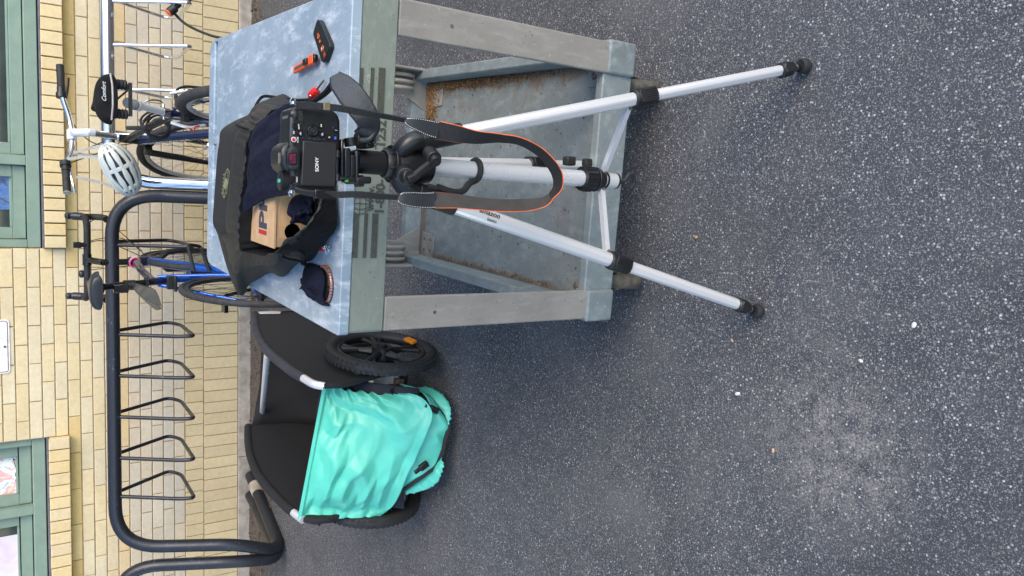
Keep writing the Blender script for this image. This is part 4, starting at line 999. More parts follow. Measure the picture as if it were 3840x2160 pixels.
for u0, sgn, v0, sv in ((0, 1, .004, 1), (CW, -1, .004, 1), (0, 1, TD-.030, -1), (CW, -1, TD-.030, -1)):
    lg = MB(); fw = .066 if sv > 0 else .078; z0 = tz1-.012 if sv > 0 else tf+.002
    pts = [(0, 0), (fw, 0), (fw, .008), (.008, .008), (.008, .06), (0, .06)]
    P_ = [C(u0+sgn*(a+.004), v0+sv*b_, z0) for a, b_ in pts]
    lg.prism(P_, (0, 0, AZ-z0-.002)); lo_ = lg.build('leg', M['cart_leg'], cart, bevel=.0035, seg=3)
    if sv < 0:
        gm = MB()
        for k in range(3):
            c0 = C(u0+sgn*(.026+.019*k), v0-.010, tz1+.048)
            gm.tube([c0+(-cv*math.sin(a)*.026+Vector((0, 0, .040*math.cos(a)))) for a in [math.pi*j/12 for j in range(13)]], .0058, 8)
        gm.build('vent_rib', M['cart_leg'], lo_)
        br = MB(); br.prism([C(u0+sgn*.036, v0-.03, tf+.001), C(u0+sgn*.036, v0-.11, tf+.001), C(u0+sgn*.11, v0-.11, tf+.001), C(u0+sgn*.115, v0-.035, tf+.001)], (0, 0, .003))
        br.prism([C(u0+sgn*.078, v0-.002, tf), C(u0+sgn*.13, v0-.002, tf), C(u0+sgn*.078, v0-.002, tf+.085)], -cv*.006)
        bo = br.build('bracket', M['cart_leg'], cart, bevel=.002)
        for a, b_ in ((.06, .05), (.06, .09), (.095, .05), (.095, .09)): MB().ball(C(u0+sgn*a, v0-b_, tf+.004), .005, 1, 1, .6, 12, 8).build('rivet', M['screw'], bo)
    else:
        MB().cyl(C(u0+sgn*.036, -.0045+.008, AZ-.11), C(u0+sgn*.036, .003, AZ-.11), .0035, 12).build('rivet', M['screw'], lo_)
        bo = MB(); cbox(bo, *(sorted((u0+sgn*.04, u0+sgn*.09))), .065, .11, tf+.001, tf+.004); bo = bo.build('plate', M['cart_tray'], cart, bevel=.001)
        MB().ball(C(u0+sgn*.066, .09, tf+.004), .009, 1, 1, .5, 16, 8).build('rivet', M['screw'], bo)
for u_, v_ in ((.075, .085), (CW-.075, .085), (.075, TD-.09), (CW-.075, TD-.09)):
    k = MB(); k.cyl(C(u_, v_, tz0), C(u_, v_, tz0-.012), .032, 24)
    for l in (-.021, .021): k.prism([C(u_+l, v_-.028, tz0-.012), C(u_+l, v_+.028, tz0-.012), C(u_+l, v_+.045, .058), C(u_+l, v_+.02, .05)], cu*.003)
    k.box(C(u_, v_, tz0-.018), (.05, .055, .012), MC); co_ = k.build('caster', M['brass_rust'], cart, bevel=.001)
    wc = C(u_, v_+.026, .062); wm = MB(); rows = []
    for j in range(9):
        a = -1+j/4; rr_ = .062-.010*abs(a)**3; rows.append([wc+cu*a*.016+(cv*math.cos(b_)+Vector((0, 0, math.sin(b_))))*rr_ for b_ in [2*math.pi*i/48 for i in range(48)]])
    wm.grid(rows, closed=True); wm.add(rows[0], [tuple(range(48))]); wm.add(rows[-1], [tuple(range(48))]); wo2 = wm.build('caster_wheel', M['caster_wheel'], co_)
    MB().cyl(wc-cu*.024, wc+cu*.024, .011, 16).build('axle', M['brass_rust'], co_)
# leaf litter lying in the tray corner
rnd = random.Random(11); lt = MB()
for i in range(9000):
    z = rnd.random()
    if z < .45: u_, v_ = CW-.006-th-abs(rnd.gauss(0, .011))-.006, TD-th-.01-abs(rnd.gauss(0, .26))
    elif z < .93: u_, v_ = CW-.05-abs(rnd.gauss(0, .10)), TD-th-.014-abs(rnd.gauss(0, .028))
    elif z < .97: u_, v_ = .046+abs(rnd.gauss(0, .005)), rnd.uniform(.2, TD-.05)
    else: u_, v_ = rnd.uniform(.06, CW-.06), rnd.uniform(.08, TD-.06)
    if not (.042 < u_ < CW-.042 and .055 < v_ < TD-.045): continue
    r_ = rnd.uniform(.0008, .0026); Mx = Matrix.Rotation(rnd.uniform(0, 6), 3, 'Z') @ Matrix.Rotation(rnd.uniform(-.9, .9), 3, 'X')
    lt.box(C(u_, v_, tf+.0012+rnd.random()*.005), (r_*rnd.uniform(1, 2.6), r_, r_*.4), Mx, None, rnd.randrange(3))
tag(lt.build('leaf_litter', [pm('litter_brown', (.2, .1, .035), .9), pm('litter_tan', (.36, .22, .09), .9), pm('litter_dark', (.09, .045, .02), .9)], smooth=0), 'brown leaf crumbs and grit lying along the edges of the lower tray', 'leaf litter', kind='stuff')

# ---------------------------------------------------------------- tripod
def D2(p):
    d = Vector(p)-CAM; z = d.dot(FWD); s = 2576/3840
    return (1920+FPX*d.dot(DN)/z)*s, (1080-FPX*d.dot(RT)/z)*s
def tforV(a, b_, V):
    lo, hi = 0, 1
    for _ in range(40):
        m_ = (lo+hi)/2
        if D2(a.lerp(b_, m_))[0] < V: lo = m_
        else: hi = m_
    return a.lerp(b_, lo)
AX = Vector((.083, 1.13, 0))
tri = thing('tripod', AX, 'silver aluminium tripod with black joints standing in front of the cart', 'tripod')
def A(z, dx=0, dy=0): return AX+Vector((dx, dy, z))
def zV(V): return tforV(A(1.1), A(.2), V).z
cm = MB().tube([A(zV(1545)), A(.78)], .0150, 24).build('centre_column', M['alu'], tri)
k = MB(); z1, z0 = zV(1462), zV(1490); rg = []
k.tube([A(z1+.001), A(z1), A(z0), A(z0-.001)], [.0175, .0225, .0225, .02], 28)
for j in range(16):
    a = 2*math.pi*j/16; k.tube([A(z1-.003, .0225*math.cos(a), .0225*math.sin(a)), A(z0+.003, .0225*math.cos(a), .0225*math.sin(a))], .0018, 6)
k.build('lock_collar', M['black_plastic'], tri)
z2, z3 = zV(1493), zV(1512)
k = MB(); k.tube([A(z2), A(z2-.003), A(z3)], [.0235, .0235, .019], 24); k.build('strut_collar', M['black_plastic'], tri, bevel=.001)
MB().tube([A(zV(1517)), A(zV(1520))], .0175, 20).build('column_ring', M['black_plastic'], tri)
MB().tube([A(zV(1545)), A(zV(1549))], .0155, 20).build('column_cap', M['black_plastic'], tri)
zc = zV(1549); MB().tube(smooth_path([A(zc), A(zc-.02), A(zc-.030, .014, -.004), A(zc-.042, .012, -.004), A(zc-.048, -.002), A(zc-.040, -.014)], 6), .0042, 10).build('hook', M['black_rubber'], tri)
feet = [at(2022, 166, Z=.012), at(1905, 783, Z=.012)]
dirs = []
for ft in feet: d = ft-AX; d.z = 0; dirs.append(d.normalized())
d3 = -(dirs[0]+dirs[1]); d3.normalize(); dirs.append(d3)
feet.append(at(1484, 416, Y=1.345))
HZ = .775
# spider with three arms
sp_ = MB()
sp_.tube([A(.818), A(.816), A(.80), A(.775), A(.752), A(.750)], [.02, .026, .030, .030, .026, .022], 28)
for i, d in enumerate(dirs):
    sp_.tube(smooth_path([A(.806)+d*.005, A(.808)+d*.025, A(.795)+d*.043, A(HZ)+d*.049], 5), [.016]*16, 12, flat=1.0)
spo = sp_.build('spider', M['camera_black'], tri)
for i, (ft, d) in enumerate(zip(feet, dirs)):
    t0 = A(HZ-.002)+d*.049; ld = (ft-t0).normalized()
    sdn = ld.cross(d).normalized()
    s = MB(); s.tube([t0-ld*.008, t0+ld*.062], .0172, 18, flat=.95, up=sdn); so_ = s.build('leg_socket', M['camera_black'], tri, bevel=.002)
    lv = [1597, 1536, 1425][i]
    lk_ = tforV(t0, ft, lv) if i < 2 else t0.lerp(ft, .60)
    MB().tube([t0+ld*.05, lk_], .0142, 8, flat=.86, up=sdn+ld.cross(sdn)*.35).build('leg', M['alu'], tri, bevel=.0028, seg=3, smooth=30)
    end = ft-ld*.035 if i < 2 else ft-ld*.02
    lo2 = MB().tube([lk_, end], .0120, 8, flat=.86, up=sdn+ld.cross(sdn)*.35).build('leg', M['alu'], tri, bevel=.0024, seg=3, smooth=30)
    ln = .042
    s = MB(); s.tube([lk_-ld*.004, lk_, lk_+ld*ln], [.0165, .0178, .0165], 18, flat=.95, up=sdn)
    nrm_ = -FWD; nrm_ = (nrm_-ld*nrm_.dot(ld)).normalized(); sd3 = ld.cross(nrm_)
    Ml = Matrix((sd3, nrm_, ld)).transposed()
    s.box(lk_+ld*(ln*.5)+nrm_*.012, (.024, .012, ln*.85), Ml)
    for q in range(5): s.box(lk_+ld*(ln*.5)+nrm_*.0185+sd3*(-.008+.004*q), (.0014, .002, ln*.7), Ml)
    s.build('leg_lock', M['black_plastic'], tri, bevel=.0025)
    if i < 2:
        s = MB(); e0 = end; s.tube([e0-ld*.028, e0-ld*.025, e0], [.014, .0155, .0145], 18, flat=.95, up=sdn)
        s.box(e0-ld*.012+nrm_*.010, (.02, .010, .024), Ml); s.tube([e0, e0+ld*.020], [.0075, .0065], 12)
        s.build('leg_lock', M['black_plastic'], tri, bevel=.002)
        MB().ball(e0+ld*.016, .0085).build('ball_joint', M['gloss_black'], tri)
        f_ = MB(); bt = Vector((ft.x, ft.y, 0)); c0 = bt+Vector((0, 0, .0115)); ax_ = (ld*-.6+Vector((0, 0, .8))).normalized()
        f_.tube([c0-ax_*.011, c0-ax_*.009, c0-ax_*.002, c0+ax_*.006, c0+ax_*.012, c0+ax_*.010], [.006, .012, .0155, .0155, .012, .008], 20)
        f_.build('foot', M['black_rubber'], tri)
        # strut
        pv = A(z3+.004)+d*.021; q = lk_-ld*.006-nrm_*0+(A(lk_.z)-lk_).normalized()*.014
        dd = (q-pv).normalized(); sdx = dd.cross(Vector((0, 0, 1))).normalized(); upx = sdx.cross(dd)
        s = MB(); Mx = Matrix((dd, sdx, upx)).transposed(); ln_ = (q-pv).length
        s.box((pv+q)/2+upx*.0045, (ln_, .0105, .0014), Mx); s.box((pv+q)/2+sdx*.0045, (ln_, .0014, .009), Mx); s.box((pv+q)/2-sdx*.0045, (ln_, .0014, .009), Mx)
        st_ = s.build('strut', M['alu_bright'], tri)
        for e in (pv, q): MB().cyl(e-sdx*.008, e+sdx*.008, .003, 10).build('pin', M['screw'], st_)
    if i == 1:
        tp = tforV(t0, ft, 1212); text('lettering', 'amazon', .013, tp+nrm_*.0118-ld*.012-sd3*.003, ld, -sd3 if (-sd3).dot(RT) > 0 else sd3, M['black_print'], so_, .0004, bold=.0002)
        text('lettering', 'basics', .008, tp+nrm_*.0118+ld*.006+(sd3 if (-sd3).dot(RT) > 0 else -sd3)*.006, ld, -sd3 if (-sd3).dot(RT) > 0 else sd3, M['black_print'], so_, .0004)
# crank
def tp(dx, dy, y): return at(dx, dy, Y=y)
k = MB(); c0, c1 = tp(1017, 432, 1.115), tp(1022, 446, 1.045)
k.tube([c0, c1], .014, 20); k.tube([c1, c1-Vector((0, .012, 0))], [.012, .010], 20)
k.tube([tp(1024, 452, 1.035), tp(1040, 447, 1.035), tp(1088, 408, 1.04)], [.007, .0075, .0065], 6)
k.tube([tp(1080, 384, 1.06), tp(1093, 400, 1.035)], .0115, 18); k.tube([tp(1093, 400, 1.035), tp(1097, 408, 1.028)], .0085, 16)
k.build('crank', M['black_plastic'], tri, bevel=.001)
# spring clip round the column
k = MB(); zz = zV(1203); pts = [A(zz+.006, .017*math.cos(a), .017*math.sin(a)) for a in [R(40-14*j) for j in range(20)]]
k.tube(pts, .0055, 8); e = pts[-1]
k.tube(smooth_path([pts[-5], tp(1180, 462, 1.12), tp(1165, 480, 1.11), tp(1140, 483, 1.10), tp(1100, 470, 1.10)], 6), .0058, 8)
k.tube(smooth_path([tp(1150, 484, 1.10), tp(1120, 478, 1.10), tp(1075, 468, 1.105)], 4), .0045, 8)
k.build('column_clip', M['black_rubber'], tri)
# third leg lock levers that show beside the column
k = MB(); k.box(tp(1432, 405, 1.21), (.018, .018, .022)); k.cyl(tp(1430, 412, 1.21), tp(1430, 398, 1.21), .008, 12); k.build('lock_lever', M['black_rubber'], tri, bevel=.003)
k = MB(); k.box(tp(1477, 409, 1.235), (.016, .016, .018)); k.build('lock_lever', M['black_rubber'], tri, bevel=.003)
# head
hd_ = MB(); zt = zV(998); hd_.tube([A(.816), A(.822), A(.822)], [.03, .03, .02], 28)
za, zb_, zc_, zd = zV(1000), zV(962), zV(935), zV(893)
hd_.tube([A(za), A(za+.004)], .0245, 28)
hd_.tube([A(za+.004), A(za+.007), A(zb_-.003), A(zb_)], [.021, .0235, .0235, .021], 28)
for j in range(6):
    a = 2*math.pi*j/6+.2; hd_.tube([A(za+.008, .0225*math.cos(a), .0225*math.sin(a)), A(zb_-.004, .0225*math.cos(a), .0225*math.sin(a))], .004, 8)
hd_.tube([A(zb_), A(zd)], .0185, 28); hd_.tube([A(zd), A(zd+.012)], .013, 20)
hd_.build('pan_head', M['camera_black'], tri, bevel=.001)
def tb_(mb, x0, x1, y0, y1, Y0, Y1):
    p = [at(x0, y0, Y=Y0), at(x0, y1, Y=Y0), at(x1, y1, Y=Y0), at(x1, y0, Y=Y0)]; mb.prism(p, (0, Y1-Y0, 0))
k = MB(); tb_(k, 893, 905, 376, 452, 1.10, 1.17); tb_(k, 880, 897, 388, 446, 1.098, 1.18); k.build('tilt_bracket', M['black_plastic'], tri, bevel=.004, seg=3)
k = MB(); tb_(k, 866, 884, 372, 448, 1.09, 1.16); k.build('quick_release', M['camera_black'], tri, bevel=.003)
k = MB(); tb_(k, 858, 866, 350, 446, 1.085, 1.165); k.build('camera_plate', M['gloss_black'], tri, bevel=.002)
k = MB(); tb_(k, 896, 936, 444, 462, 1.10, 1.15); tb_(k, 908, 918, 440, 470, 1.11, 1.14); k.build('side_knob', M['black_plastic'], tri, bevel=.005, seg=3)
k = MB(); tb_(k, 866, 878, 451, 459, 1.095, 1.11); k.build('level_housing', M['black_plastic'], tri, bevel=.002)
k = MB(); tb_(k, 868, 876, 452.5, 457.5, 1.0935, 1.096); k.build('bubble_level', pm('level_green', (.05, .55, .12), .2), tri)
k = MB(); tb_(k, 920, 944, 346, 372, 1.10, 1.14); k.build('handle_socket', M['black_plastic'], tri, bevel=.003)
c = at(934, 352, Y=1.098); MB().ring(c, (0, 1, 0), .006, .002, 24, 8).build('socket_ring', M['gloss_black'], tri)
k = MB(); k.tube([at(880, 346, Y=1.11), at(884, 368, Y=1.11)], .010, 16); k.tube([at(895, 350, Y=1.10), at(915, 352, Y=1.10)], [.011, .008], 16); k.build('tilt_lever', M['black_plastic'], tri, bevel=.001)

# ---------------------------------------------------------------- camera on the tripod
CY = 1.085
cmr = thing('camera', at(857, 380, Y=CY), 'black digital camera seen from behind, mounted on the silver tripod', 'camera')
def cp_(dx, dy, off=0): return at(dx, dy, Y=CY-off)
def z1_(zx, zy, off=0): return cp_((780+zx/3.814)/1.4907, (380+zy/3.814)/1.4907, off)
face = [(738, 268), (761, 266), (840, 278), (852, 287), (857, 305), (857, 356), (851, 460), (846, 474), (836, 481), (787, 480), (745, 476), (736, 462), (731, 440), (727, 350), (729, 300), (732, 275)]
b_ = MB(); b_.prism([cp_(*q) for q in face], (0, .046, 0)); body = b_.build('body', M['camera_black'], cmr, bevel=.006, seg=4)
b_ = MB(); b_.prism([cp_(*q, -.012) for q in ((737, 266), (850, 284), (856, 300), (856, 318), (735, 312))], (0, .062, 0)); b_.build('grip', M['black_rubber'], cmr, bevel=.008, seg=4)
b_ = MB(); b_.prism([cp_(*q, -.002) for q in ((735, 350), (712, 366), (707, 378), (707, 410), (713, 424), (735, 442))], (0, .052, 0)); b_.build('prism_housing', M['camera_black'], cmr, bevel=.007, seg=4)
b_ = MB(); b_.prism([cp_(*q, -.05) for q in ((732, 360), (711, 372), (708, 384), (708, 404), (712, 416), (732, 434))], (0, .018, 0)); b_.build('flash_housing', M['black_plastic'], cmr, bevel=.006, seg=3)
lc = cp_(800, 390, 0); lc = Vector((lc.x, CY+.046, lc.z))
b_ = MB(); b_.tube([lc, lc+Vector((0, .05, 0))], [.030, .030], 36); b_.ring(lc+Vector((0, .03, 0)), (0, 1, 0), .030, .002, 36, 8); b_.build('lens', M['camera_black'], cmr)
# eyepiece
b_ = MB(); b_.prism([z1_(*q, 0) for q in ((1110, 680), (1200, 640), (1280, 680), (1285, 960), (1220, 1000), (1120, 970))], (0, -.012, 0)); b_.build('eyecup', M['black_rubber'], cmr, bevel=.004, seg=3)
b_ = MB(); b_.prism([z1_(*q, .0122) for q in ((1140, 735), (1270, 735), (1270, 905), (1140, 905))], (0, -.001, 0)); b_.build('eyepiece_frame', M['gloss_black'], cmr, bevel=.0004)
b_ = MB(); b_.prism([z1_(*q, .0134) for q in ((1165, 752), (1252, 752), (1252, 890), (1165, 890))], (0, -.0006, 0)); b_.build('eyepiece_glass', drawing('coated_glass', [(.01, .01, .03), (.05, .01, .03), (.22, .015, .03), (.02, .015, .05)], 120, 0), cmr)
b_ = MB(); b_.prism([z1_(*q, .001) for q in ((1000, 735), (1035, 735), (1035, 895), (1000, 895))], (0, -.002, 0)); b_.build('hot_shoe', M['screw'], cmr, bevel=.0006)
# flip screen
b_ = MB(); b_.prism([z1_(*q, .0005) for q in ((1335, 565), (1820, 600), (1800, 1225), (1305, 1205))], (0, -.0075, 0)); scr = b_.build('flip_screen', M['screen_back'], cmr, bevel=.0018, seg=3)
for ya in ((700, 800), (1040, 1140)):
    b_ = MB(); b_.tube([z1_(1850, ya[0], .003), z1_(1848, ya[1], .003)], .0042, 14); b_.build('hinge', M['black_plastic'], cmr)
b_ = MB(); b_.tube([z1_(1845, 700, .001), z1_(1835, 1140, .001)], .003, 10); b_.build('hinge', M['black_plastic'], cmr)
xd = (z1_(1565, 820, .009)-z1_(1565, 990, .009)).normalized()
text('lettering', 'SONY', .0068, z1_(1580, 905, .0083), xd, (0, 0, 1), M['white_print'], scr, .0003, align='CENTER', sx=1.12, bold=.0001)
b_ = MB(); b_.prism([z1_(*q, .0005) for q in ((1500, 525), (1610, 530), (1605, 572), (1500, 565))], (0, -.002, 0)); b_.build('card_latch', M['screen_back'], cmr, bevel=.0006)
# joystick and buttons
def btn(zx, zy, r, mt, h=.0018, lab=None, lm=None, ls=.0038, nm='button'):
    c = z1_(zx, zy); rr_ = r/3.814/1.4907*1.2/1935
    b_ = MB(); b_.tube([c, c-Vector((0, h, 0)), c-Vector((0, h*1.05, 0))], [rr_, rr_, rr_*.85], 24); o = b_.build(nm, mt, cmr)
    MB().ring(c-Vector((0, .0004, 0)), (0, 1, 0), rr_*1.12, .0006, 32, 6).build('button_ring', M['gloss_black'], o)
    if lab: text('lettering', lab, ls, c+Vector((0, -h*1.05-.0002, -ls*.36)), xd, (0, 0, 1), lm or M['white_print'], o, .0002, align='CENTER', bold=.0001)
    return o
btn(1245, 355, 30, M['gloss_black']); btn(1315, 460, 36, M['gloss_black'], lab='AEL', ls=.0026); btn(1222, 547, 36, M['alu_bright'], h=.002)
btn(1612, 347, 34, M['gloss_black'], lab='DISP', ls=.0022); btn(1627, 470, 38, M['gloss_black'], lab='Fn'); btn(1722, 515, 32, M['gloss_black'], lab='x', ls=.0045)
btn(1825, 415, 32, M['gloss_black'], lab='?', ls=.0045); btn(1820, 525, 32, M['gloss_black']); btn(1213, 1115, 32, M['gloss_black'])
c = z1_(1222, 547, .0024); MB().tube([c, c-Vector((0, .0008, 0))], .0022, 16).build('record_dot', M['red'], cmr)
c = z1_(1820, 525, .0021); MB().box(c, (.004, .0004, .003)).build('playback_mark', M['blue_print'], cmr)
j_ = btn(1500, 420, 68, M['camera_black'], h=.0025, nm='joystick'); c = z1_(1495, 422, .0025); MB().ring(c, (0, 1, 0), .0062, .0011, 32, 8).build('ring', M['gloss_black'], j_); MB().tube([c, c-Vector((0, .0022, 0))], [.0036, .003], 20).build('stick', M['black_rubber'], j_)
for zx, zy, s_, mt in ((1300, 362, 'AF/MF', 'white_print'), (1228, 445, 'ISO', 'white_print'), (1285, 552, 'MOVIE', 'white_print'), (1272, 1118, 'MENU', 'white_print'), (1355, 515, '+', 'blue_print'), (1785, 375, 'm', 'blue_print'), (1450, 530, 'o', 'blue_print'), (1655, 540, 'c', 'blue_print'), (1200, 400, 'Q', 'blue_print')):
    text('lettering', s_, .0028, z1_(zx+8, zy, .0003), xd, (0, 0, 1), M[mt], body, .0002, align='CENTER', bold=.0001)
b_ = MB()
for q in range(9): b_.box(z1_(1315, 140+17*q, .001), (.0014, .006, .0062))
b_.box(z1_(1315, 208, -.001), (.024, .006, .005)); b_.build('rear_dial', M['black_rubber'], cmr)
# thumb rest swelling
b_ = MB(); b_.ball(z1_(1250, 190, -.004), .012, .7, .6, .8); b_.build('shutter_hump', M['camera_black'], cmr)
# top panel screen and mode dial
tpz = cp_(733, 310).z
b_ = MB(); b_.prism([Vector((cp_(731, 340).x, CY+.010, tpz+.0008)), Vector((cp_(731, 288).x, CY+.010, tpz+.0008)), Vector((cp_(731, 288).x, CY+.034, tpz+.0008)), Vector((cp_(731, 340).x, CY+.034, tpz+.0008))], (0, 0, .0012)); b_.build('top_display', pm('lcd_green', (.10, .14, .09), .15), cmr)
c = Vector((cp_(731, 455).x, CY+.016, cp_(731, 455).z-.001)); b_ = MB(); b_.tube([c, c+Vector((0, 0, .011)), c+Vector((0, 0, .012))], [.0135, .0135, .012], 30)
for q in range(30): a = 2*math.pi*q/30; b_.box(c+Vector((.0137*math.cos(a), .0137*math.sin(a), .0065)), (.0013, .0013, .009), Matrix.Rotation(a, 3, 'Z'))
md_ = b_.build('mode_dial', M['black_plastic'], cmr); MB().box(c+Vector((0, 0, .0123)), (.005, .010, .0006)).build('dial_mark', M['teal_print'], md_)
for q, s_ in (((738, 262), 1), ((734, 479), -1)):
    b_ = MB(); c = cp_(*q, -.015); b_.ring(c+Vector((s_*.003, 0, 0)), (0, 1, .3), .005, .0011, 20, 8); b_.tube([c, c+Vector((s_*.004, 0, 0))], .003, 10); b_.build('strap_lug', M['chrome'], cmr)
# neck strap
def vdir(p): return (p-CAM).normalized()
def strap_part(pts, name, mt, W, edges=True, th_=.0022):
    # pts: (dx, dy, Y, visible fraction of the width)
    P_ = [at(a, b_, Y=c) for a, b_, c, _ in pts]; K = [k_ for *_, k_ in pts]
    n_ = 7; path = smooth_path(P_, n_); ks = []
    for i in range(len(path)): u = i/n_; j = min(int(u), len(K)-2); ks.append(K[j]+(K[j+1]-K[j])*min(1, u-j))
    wd = []
    for i, p in enumerate(path):
        t = (path[min(i+1, len(path)-1)]-path[max(i-1, 0)]).normalized(); v = vdir(p); s_ = t.cross(v).normalized(); w2 = t.cross(s_).normalized()
        k_ = ks[i]; wd.append(s_*k_+w2*math.copysign(math.sqrt(max(0, 1-k_*k_)), 1))
    so = ribbon(path, wd, W, th_).build(name, mt, cmr, smooth=60)
    if edges:
        for e in (-1, 1):
            MB().tube([p+w*(e*W/2) for p, w in zip(path, wd)], .0008, 6).build('orange_piping', M['orange_print'], so)
    return path
strap_part([(745, 264, 1.08, .9), (790, 266, 1.065, .95), (850, 272, 1.055, .95), (910, 283, 1.05, .9), (960, 291, 1.045, .7), (1024, 303, 1.04, .6)], 'strap_webbing', M['webbing'], .0095, False)
strap_part([(742, 477, 1.08, .5), (775, 486, 1.07, .7), (840, 490, 1.06, .9), (900, 489, 1.05, .9), (960, 494, 1.045, .8), (1004, 496, 1.04, .7)], 'strap_webbing', M['webbing'], .0095, False)
k = MB(); k.box(at(822, 268, Y=1.057), (.011, .004, .010)); k.build('strap_keeper', M['brass_rust'], cmr, bevel=.001)
k = MB(); k.box(at(818, 489, Y=1.063), (.013, .005, .032)); k.build('strap_slider', M['gloss_black'], cmr, bevel=.0015)
def leather(pts, widths):
    P_ = [at(a, b_, Y=c) for a, b_, c in pts]; path = smooth_path(P_, 5); ws = []
    for i in range(len(path)): u = i/5; j = min(int(u), len(widths)-2); ws.append(widths[j]+(widths[j+1]-widths[j])*min(1, u-j))
    wd = []
    for i, p in enumerate(path):
        t = (path[min(i+1, len(path)-1)]-path[max(i-1, 0)]).normalized(); wd.append(t.cross(vdir(p)).normalized())
    o = ribbon(path, wd, ws, .005).build('strap_end', M['leather'], cmr, bevel=.001)
    for e in (-1, 1):
        st_ = MB()
        for i in range(2, len(path)-1, 1): st_.ball(path[i]+wd[i]*e*(ws[i]/2-.0015)-vdir(path[i])*.003, .0007, seg=6, ring=4)
        st_.build('stitching', M['white_print'], o)
leather([(1018, 301, 1.04), (1030, 307, 1.037), (1055, 314, 1.034), (1080, 322, 1.032), (1104, 328, 1.03)], [.006, .014, .020, .024, .0255])
leather([(1002, 496, 1.04), (1012, 499, 1.037), (1040, 502, 1.034), (1070, 504, 1.032), (1096, 503, 1.03)], [.010, .019, .0235, .0245, .0245])
strap_part([(1100, 327, 1.03, .97), (1150, 337, 1.022, .93), (1200, 346, 1.015, .70), (1260, 348, 1.008, .45), (1310, 356, 1.0, .42), (1355, 380, .995, .5), (1385, 410, .99, .58), (1402, 440, .99, .62), (1403, 470, .99, .55), (1385, 495, 1.0, .35)], 'strap_band', M['webbing'], .0265)
strap_part([(1388, 493, 1.0, .4), (1365, 508, 1.005, .62), (1320, 516, 1.01, .75), (1260, 517, 1.015, .72), (1200, 512, 1.02, .72), (1150, 506, 1.025, .8), (1092, 503, 1.03, .92)], 'strap_band', pm('grey_strap_lining', (.042, .038, .034), .8, bs=500, bd=.0005), .0255)
# leather hand strap
hsP = [(843, 190, 1.115), (856, 208, 1.108), (880, 235, 1.095), (905, 268, 1.085), (925, 300, 1.08), (928, 325, 1.085), (905, 345, 1.10)]
hsW = [.014, .030, .037, .036, .032, .026, .020]
P_ = smooth_path([at(*q[:2], Y=q[2]) for q in hsP], 6)
wd, ws = [], []
for i, p in enumerate(P_):
    t = (P_[min(i+1, len(P_)-1)]-P_[max(i-1, 0)]).normalized(); wd.append((vdir(p)*.35+t.cross(vdir(p))).normalized()); u = i/6; j = min(int(u), len(hsW)-2); ws.append(hsW[j]+(hsW[j+1]-hsW[j])*min(1, u-j))
hs_o = ribbon(P_, wd, ws, .007).build('hand_strap', M['leather'], cmr, bevel=.002)
for e in (-1, 1):
    MB().tube([p+w*e*(k_/2) for p, w, k_ in zip(P_, wd, ws)], .0030, 8).build('hand_strap_rim', M['leather'], hs_o)
MB().tube(smooth_path([at(905, 300, Y=1.09), at(935, 305, Y=1.085), at(944, 325, Y=1.085), at(930, 350, Y=1.09), at(900, 352, Y=1.095)], 6), .005, 10).build('hand_strap_cord', M['leather'], cmr)

# ---------------------------------------------------------------- black drawstring bag, box and cloths on the cart
bag = thing('bag', at(640, 480, Z=TZ), 'black fabric drawstring bag with olive emblem lying open round the cardboard box', 'bag')
BG = [((669, 253), .87, (692, 275), .90), ((636, 271), .885, (662, 298), .925), ((627, 287), .895, (645, 318), .935), ((590, 304), .91, (636, 328), .94), ((557, 327), .925, (630, 345), .94), ((551, 360), .93, (618, 378), .94),
      ((546, 396), .935, (615, 431), .94), ((542, 450), .935, (611, 460), .94), ((538, 510), .935, (605, 500), .94), ((535.5, 560), .93, (600, 555), .94), ((548, 592), .90, (600, 600), .938),
      ((572, 676), .865, (604, 624), .935), ((601, 742), .842, (610, 632), .93), ((624, 716), .834, (626, 637), .925), ((650, 701), .834, (645, 640), .92), ((679, 686), .834, (665, 645), .925),
      ((710, 696), .834, (694, 634), .928), ((745, 663), .836, (712, 616), .922), ((772, 654), .842, (730, 600), .918), ((799, 618), .838, (750, 590), .91), ((819, 576), .838, (779, 563), .895),
      ((827, 503), .834, (808, 514), .872), ((826, 430), .834, (812, 450), .866), ((800, 330), .834, (785, 350), .865), ((735, 268), .85, (730, 292), .885)]
Oo, Rr_, Gg, Ii = [], [], [], []
ctr = Vector((.03, 1.55, 0))
for (oq, oz, rq, rz) in BG:
    o = at(*oq, Z=oz); r_ = at(*rq, Z=rz); Oo.append(o); Rr_.append(r_)
    out = (Vector((o.x, o.y, 0))-ctr).normalized()
    g_ = Vector((o.x, o.y, .832)) + (out*.02 if oz > .85 else Vector((0, 0, 0)))
    if oz > .9: g_ = Vector((o.x, o.y+.03, .832))
    Gg.append(g_)
    i_ = Vector((r_.x, r_.y, .836))*.93+Vector((ctr.x, ctr.y, .836))*.07; i_.z = .838; Ii.append(i_)
def cyc(L, n=6): return smooth_path(L, n, closed=True)
G_, O_, R__, I_ = cyc(Gg), cyc(Oo), cyc(Rr_), cyc(Ii); n_ = len(G_)
outer = []
for k in range(5): t = k/4; outer.append([G_[i].lerp(O_[i], t) for i in range(n_)])
for k in range(1, 12):
    t = k/11; row = []
    for i in range(n_):
        p = O_[i].lerp(R__[i], t); wv = math.sin(i*1.9)*.0012+noise.noise(Vector((i*.45, k*.4, 2)))*.0045
        back = 25*6*.12 < i < 25*6*.40
        amp = .08 if back and t < .66 else 1
        p = p+Vector((0, 0, (.010*math.sin(math.pi*t))*(0 if back else 1)+wv*amp*min(1, t*2.5)))
        row.append(p)
    outer.append(row)
rimr_ = [p+Vector((noise.noise(p*60)*.004, noise.noise(p*55)*.004, .003+noise.noise(p*70)*.004)) for p in R__]
outer.append(rimr_)
def loop_pick(a, b_): return [outer[k] for k in range(a, b_)]
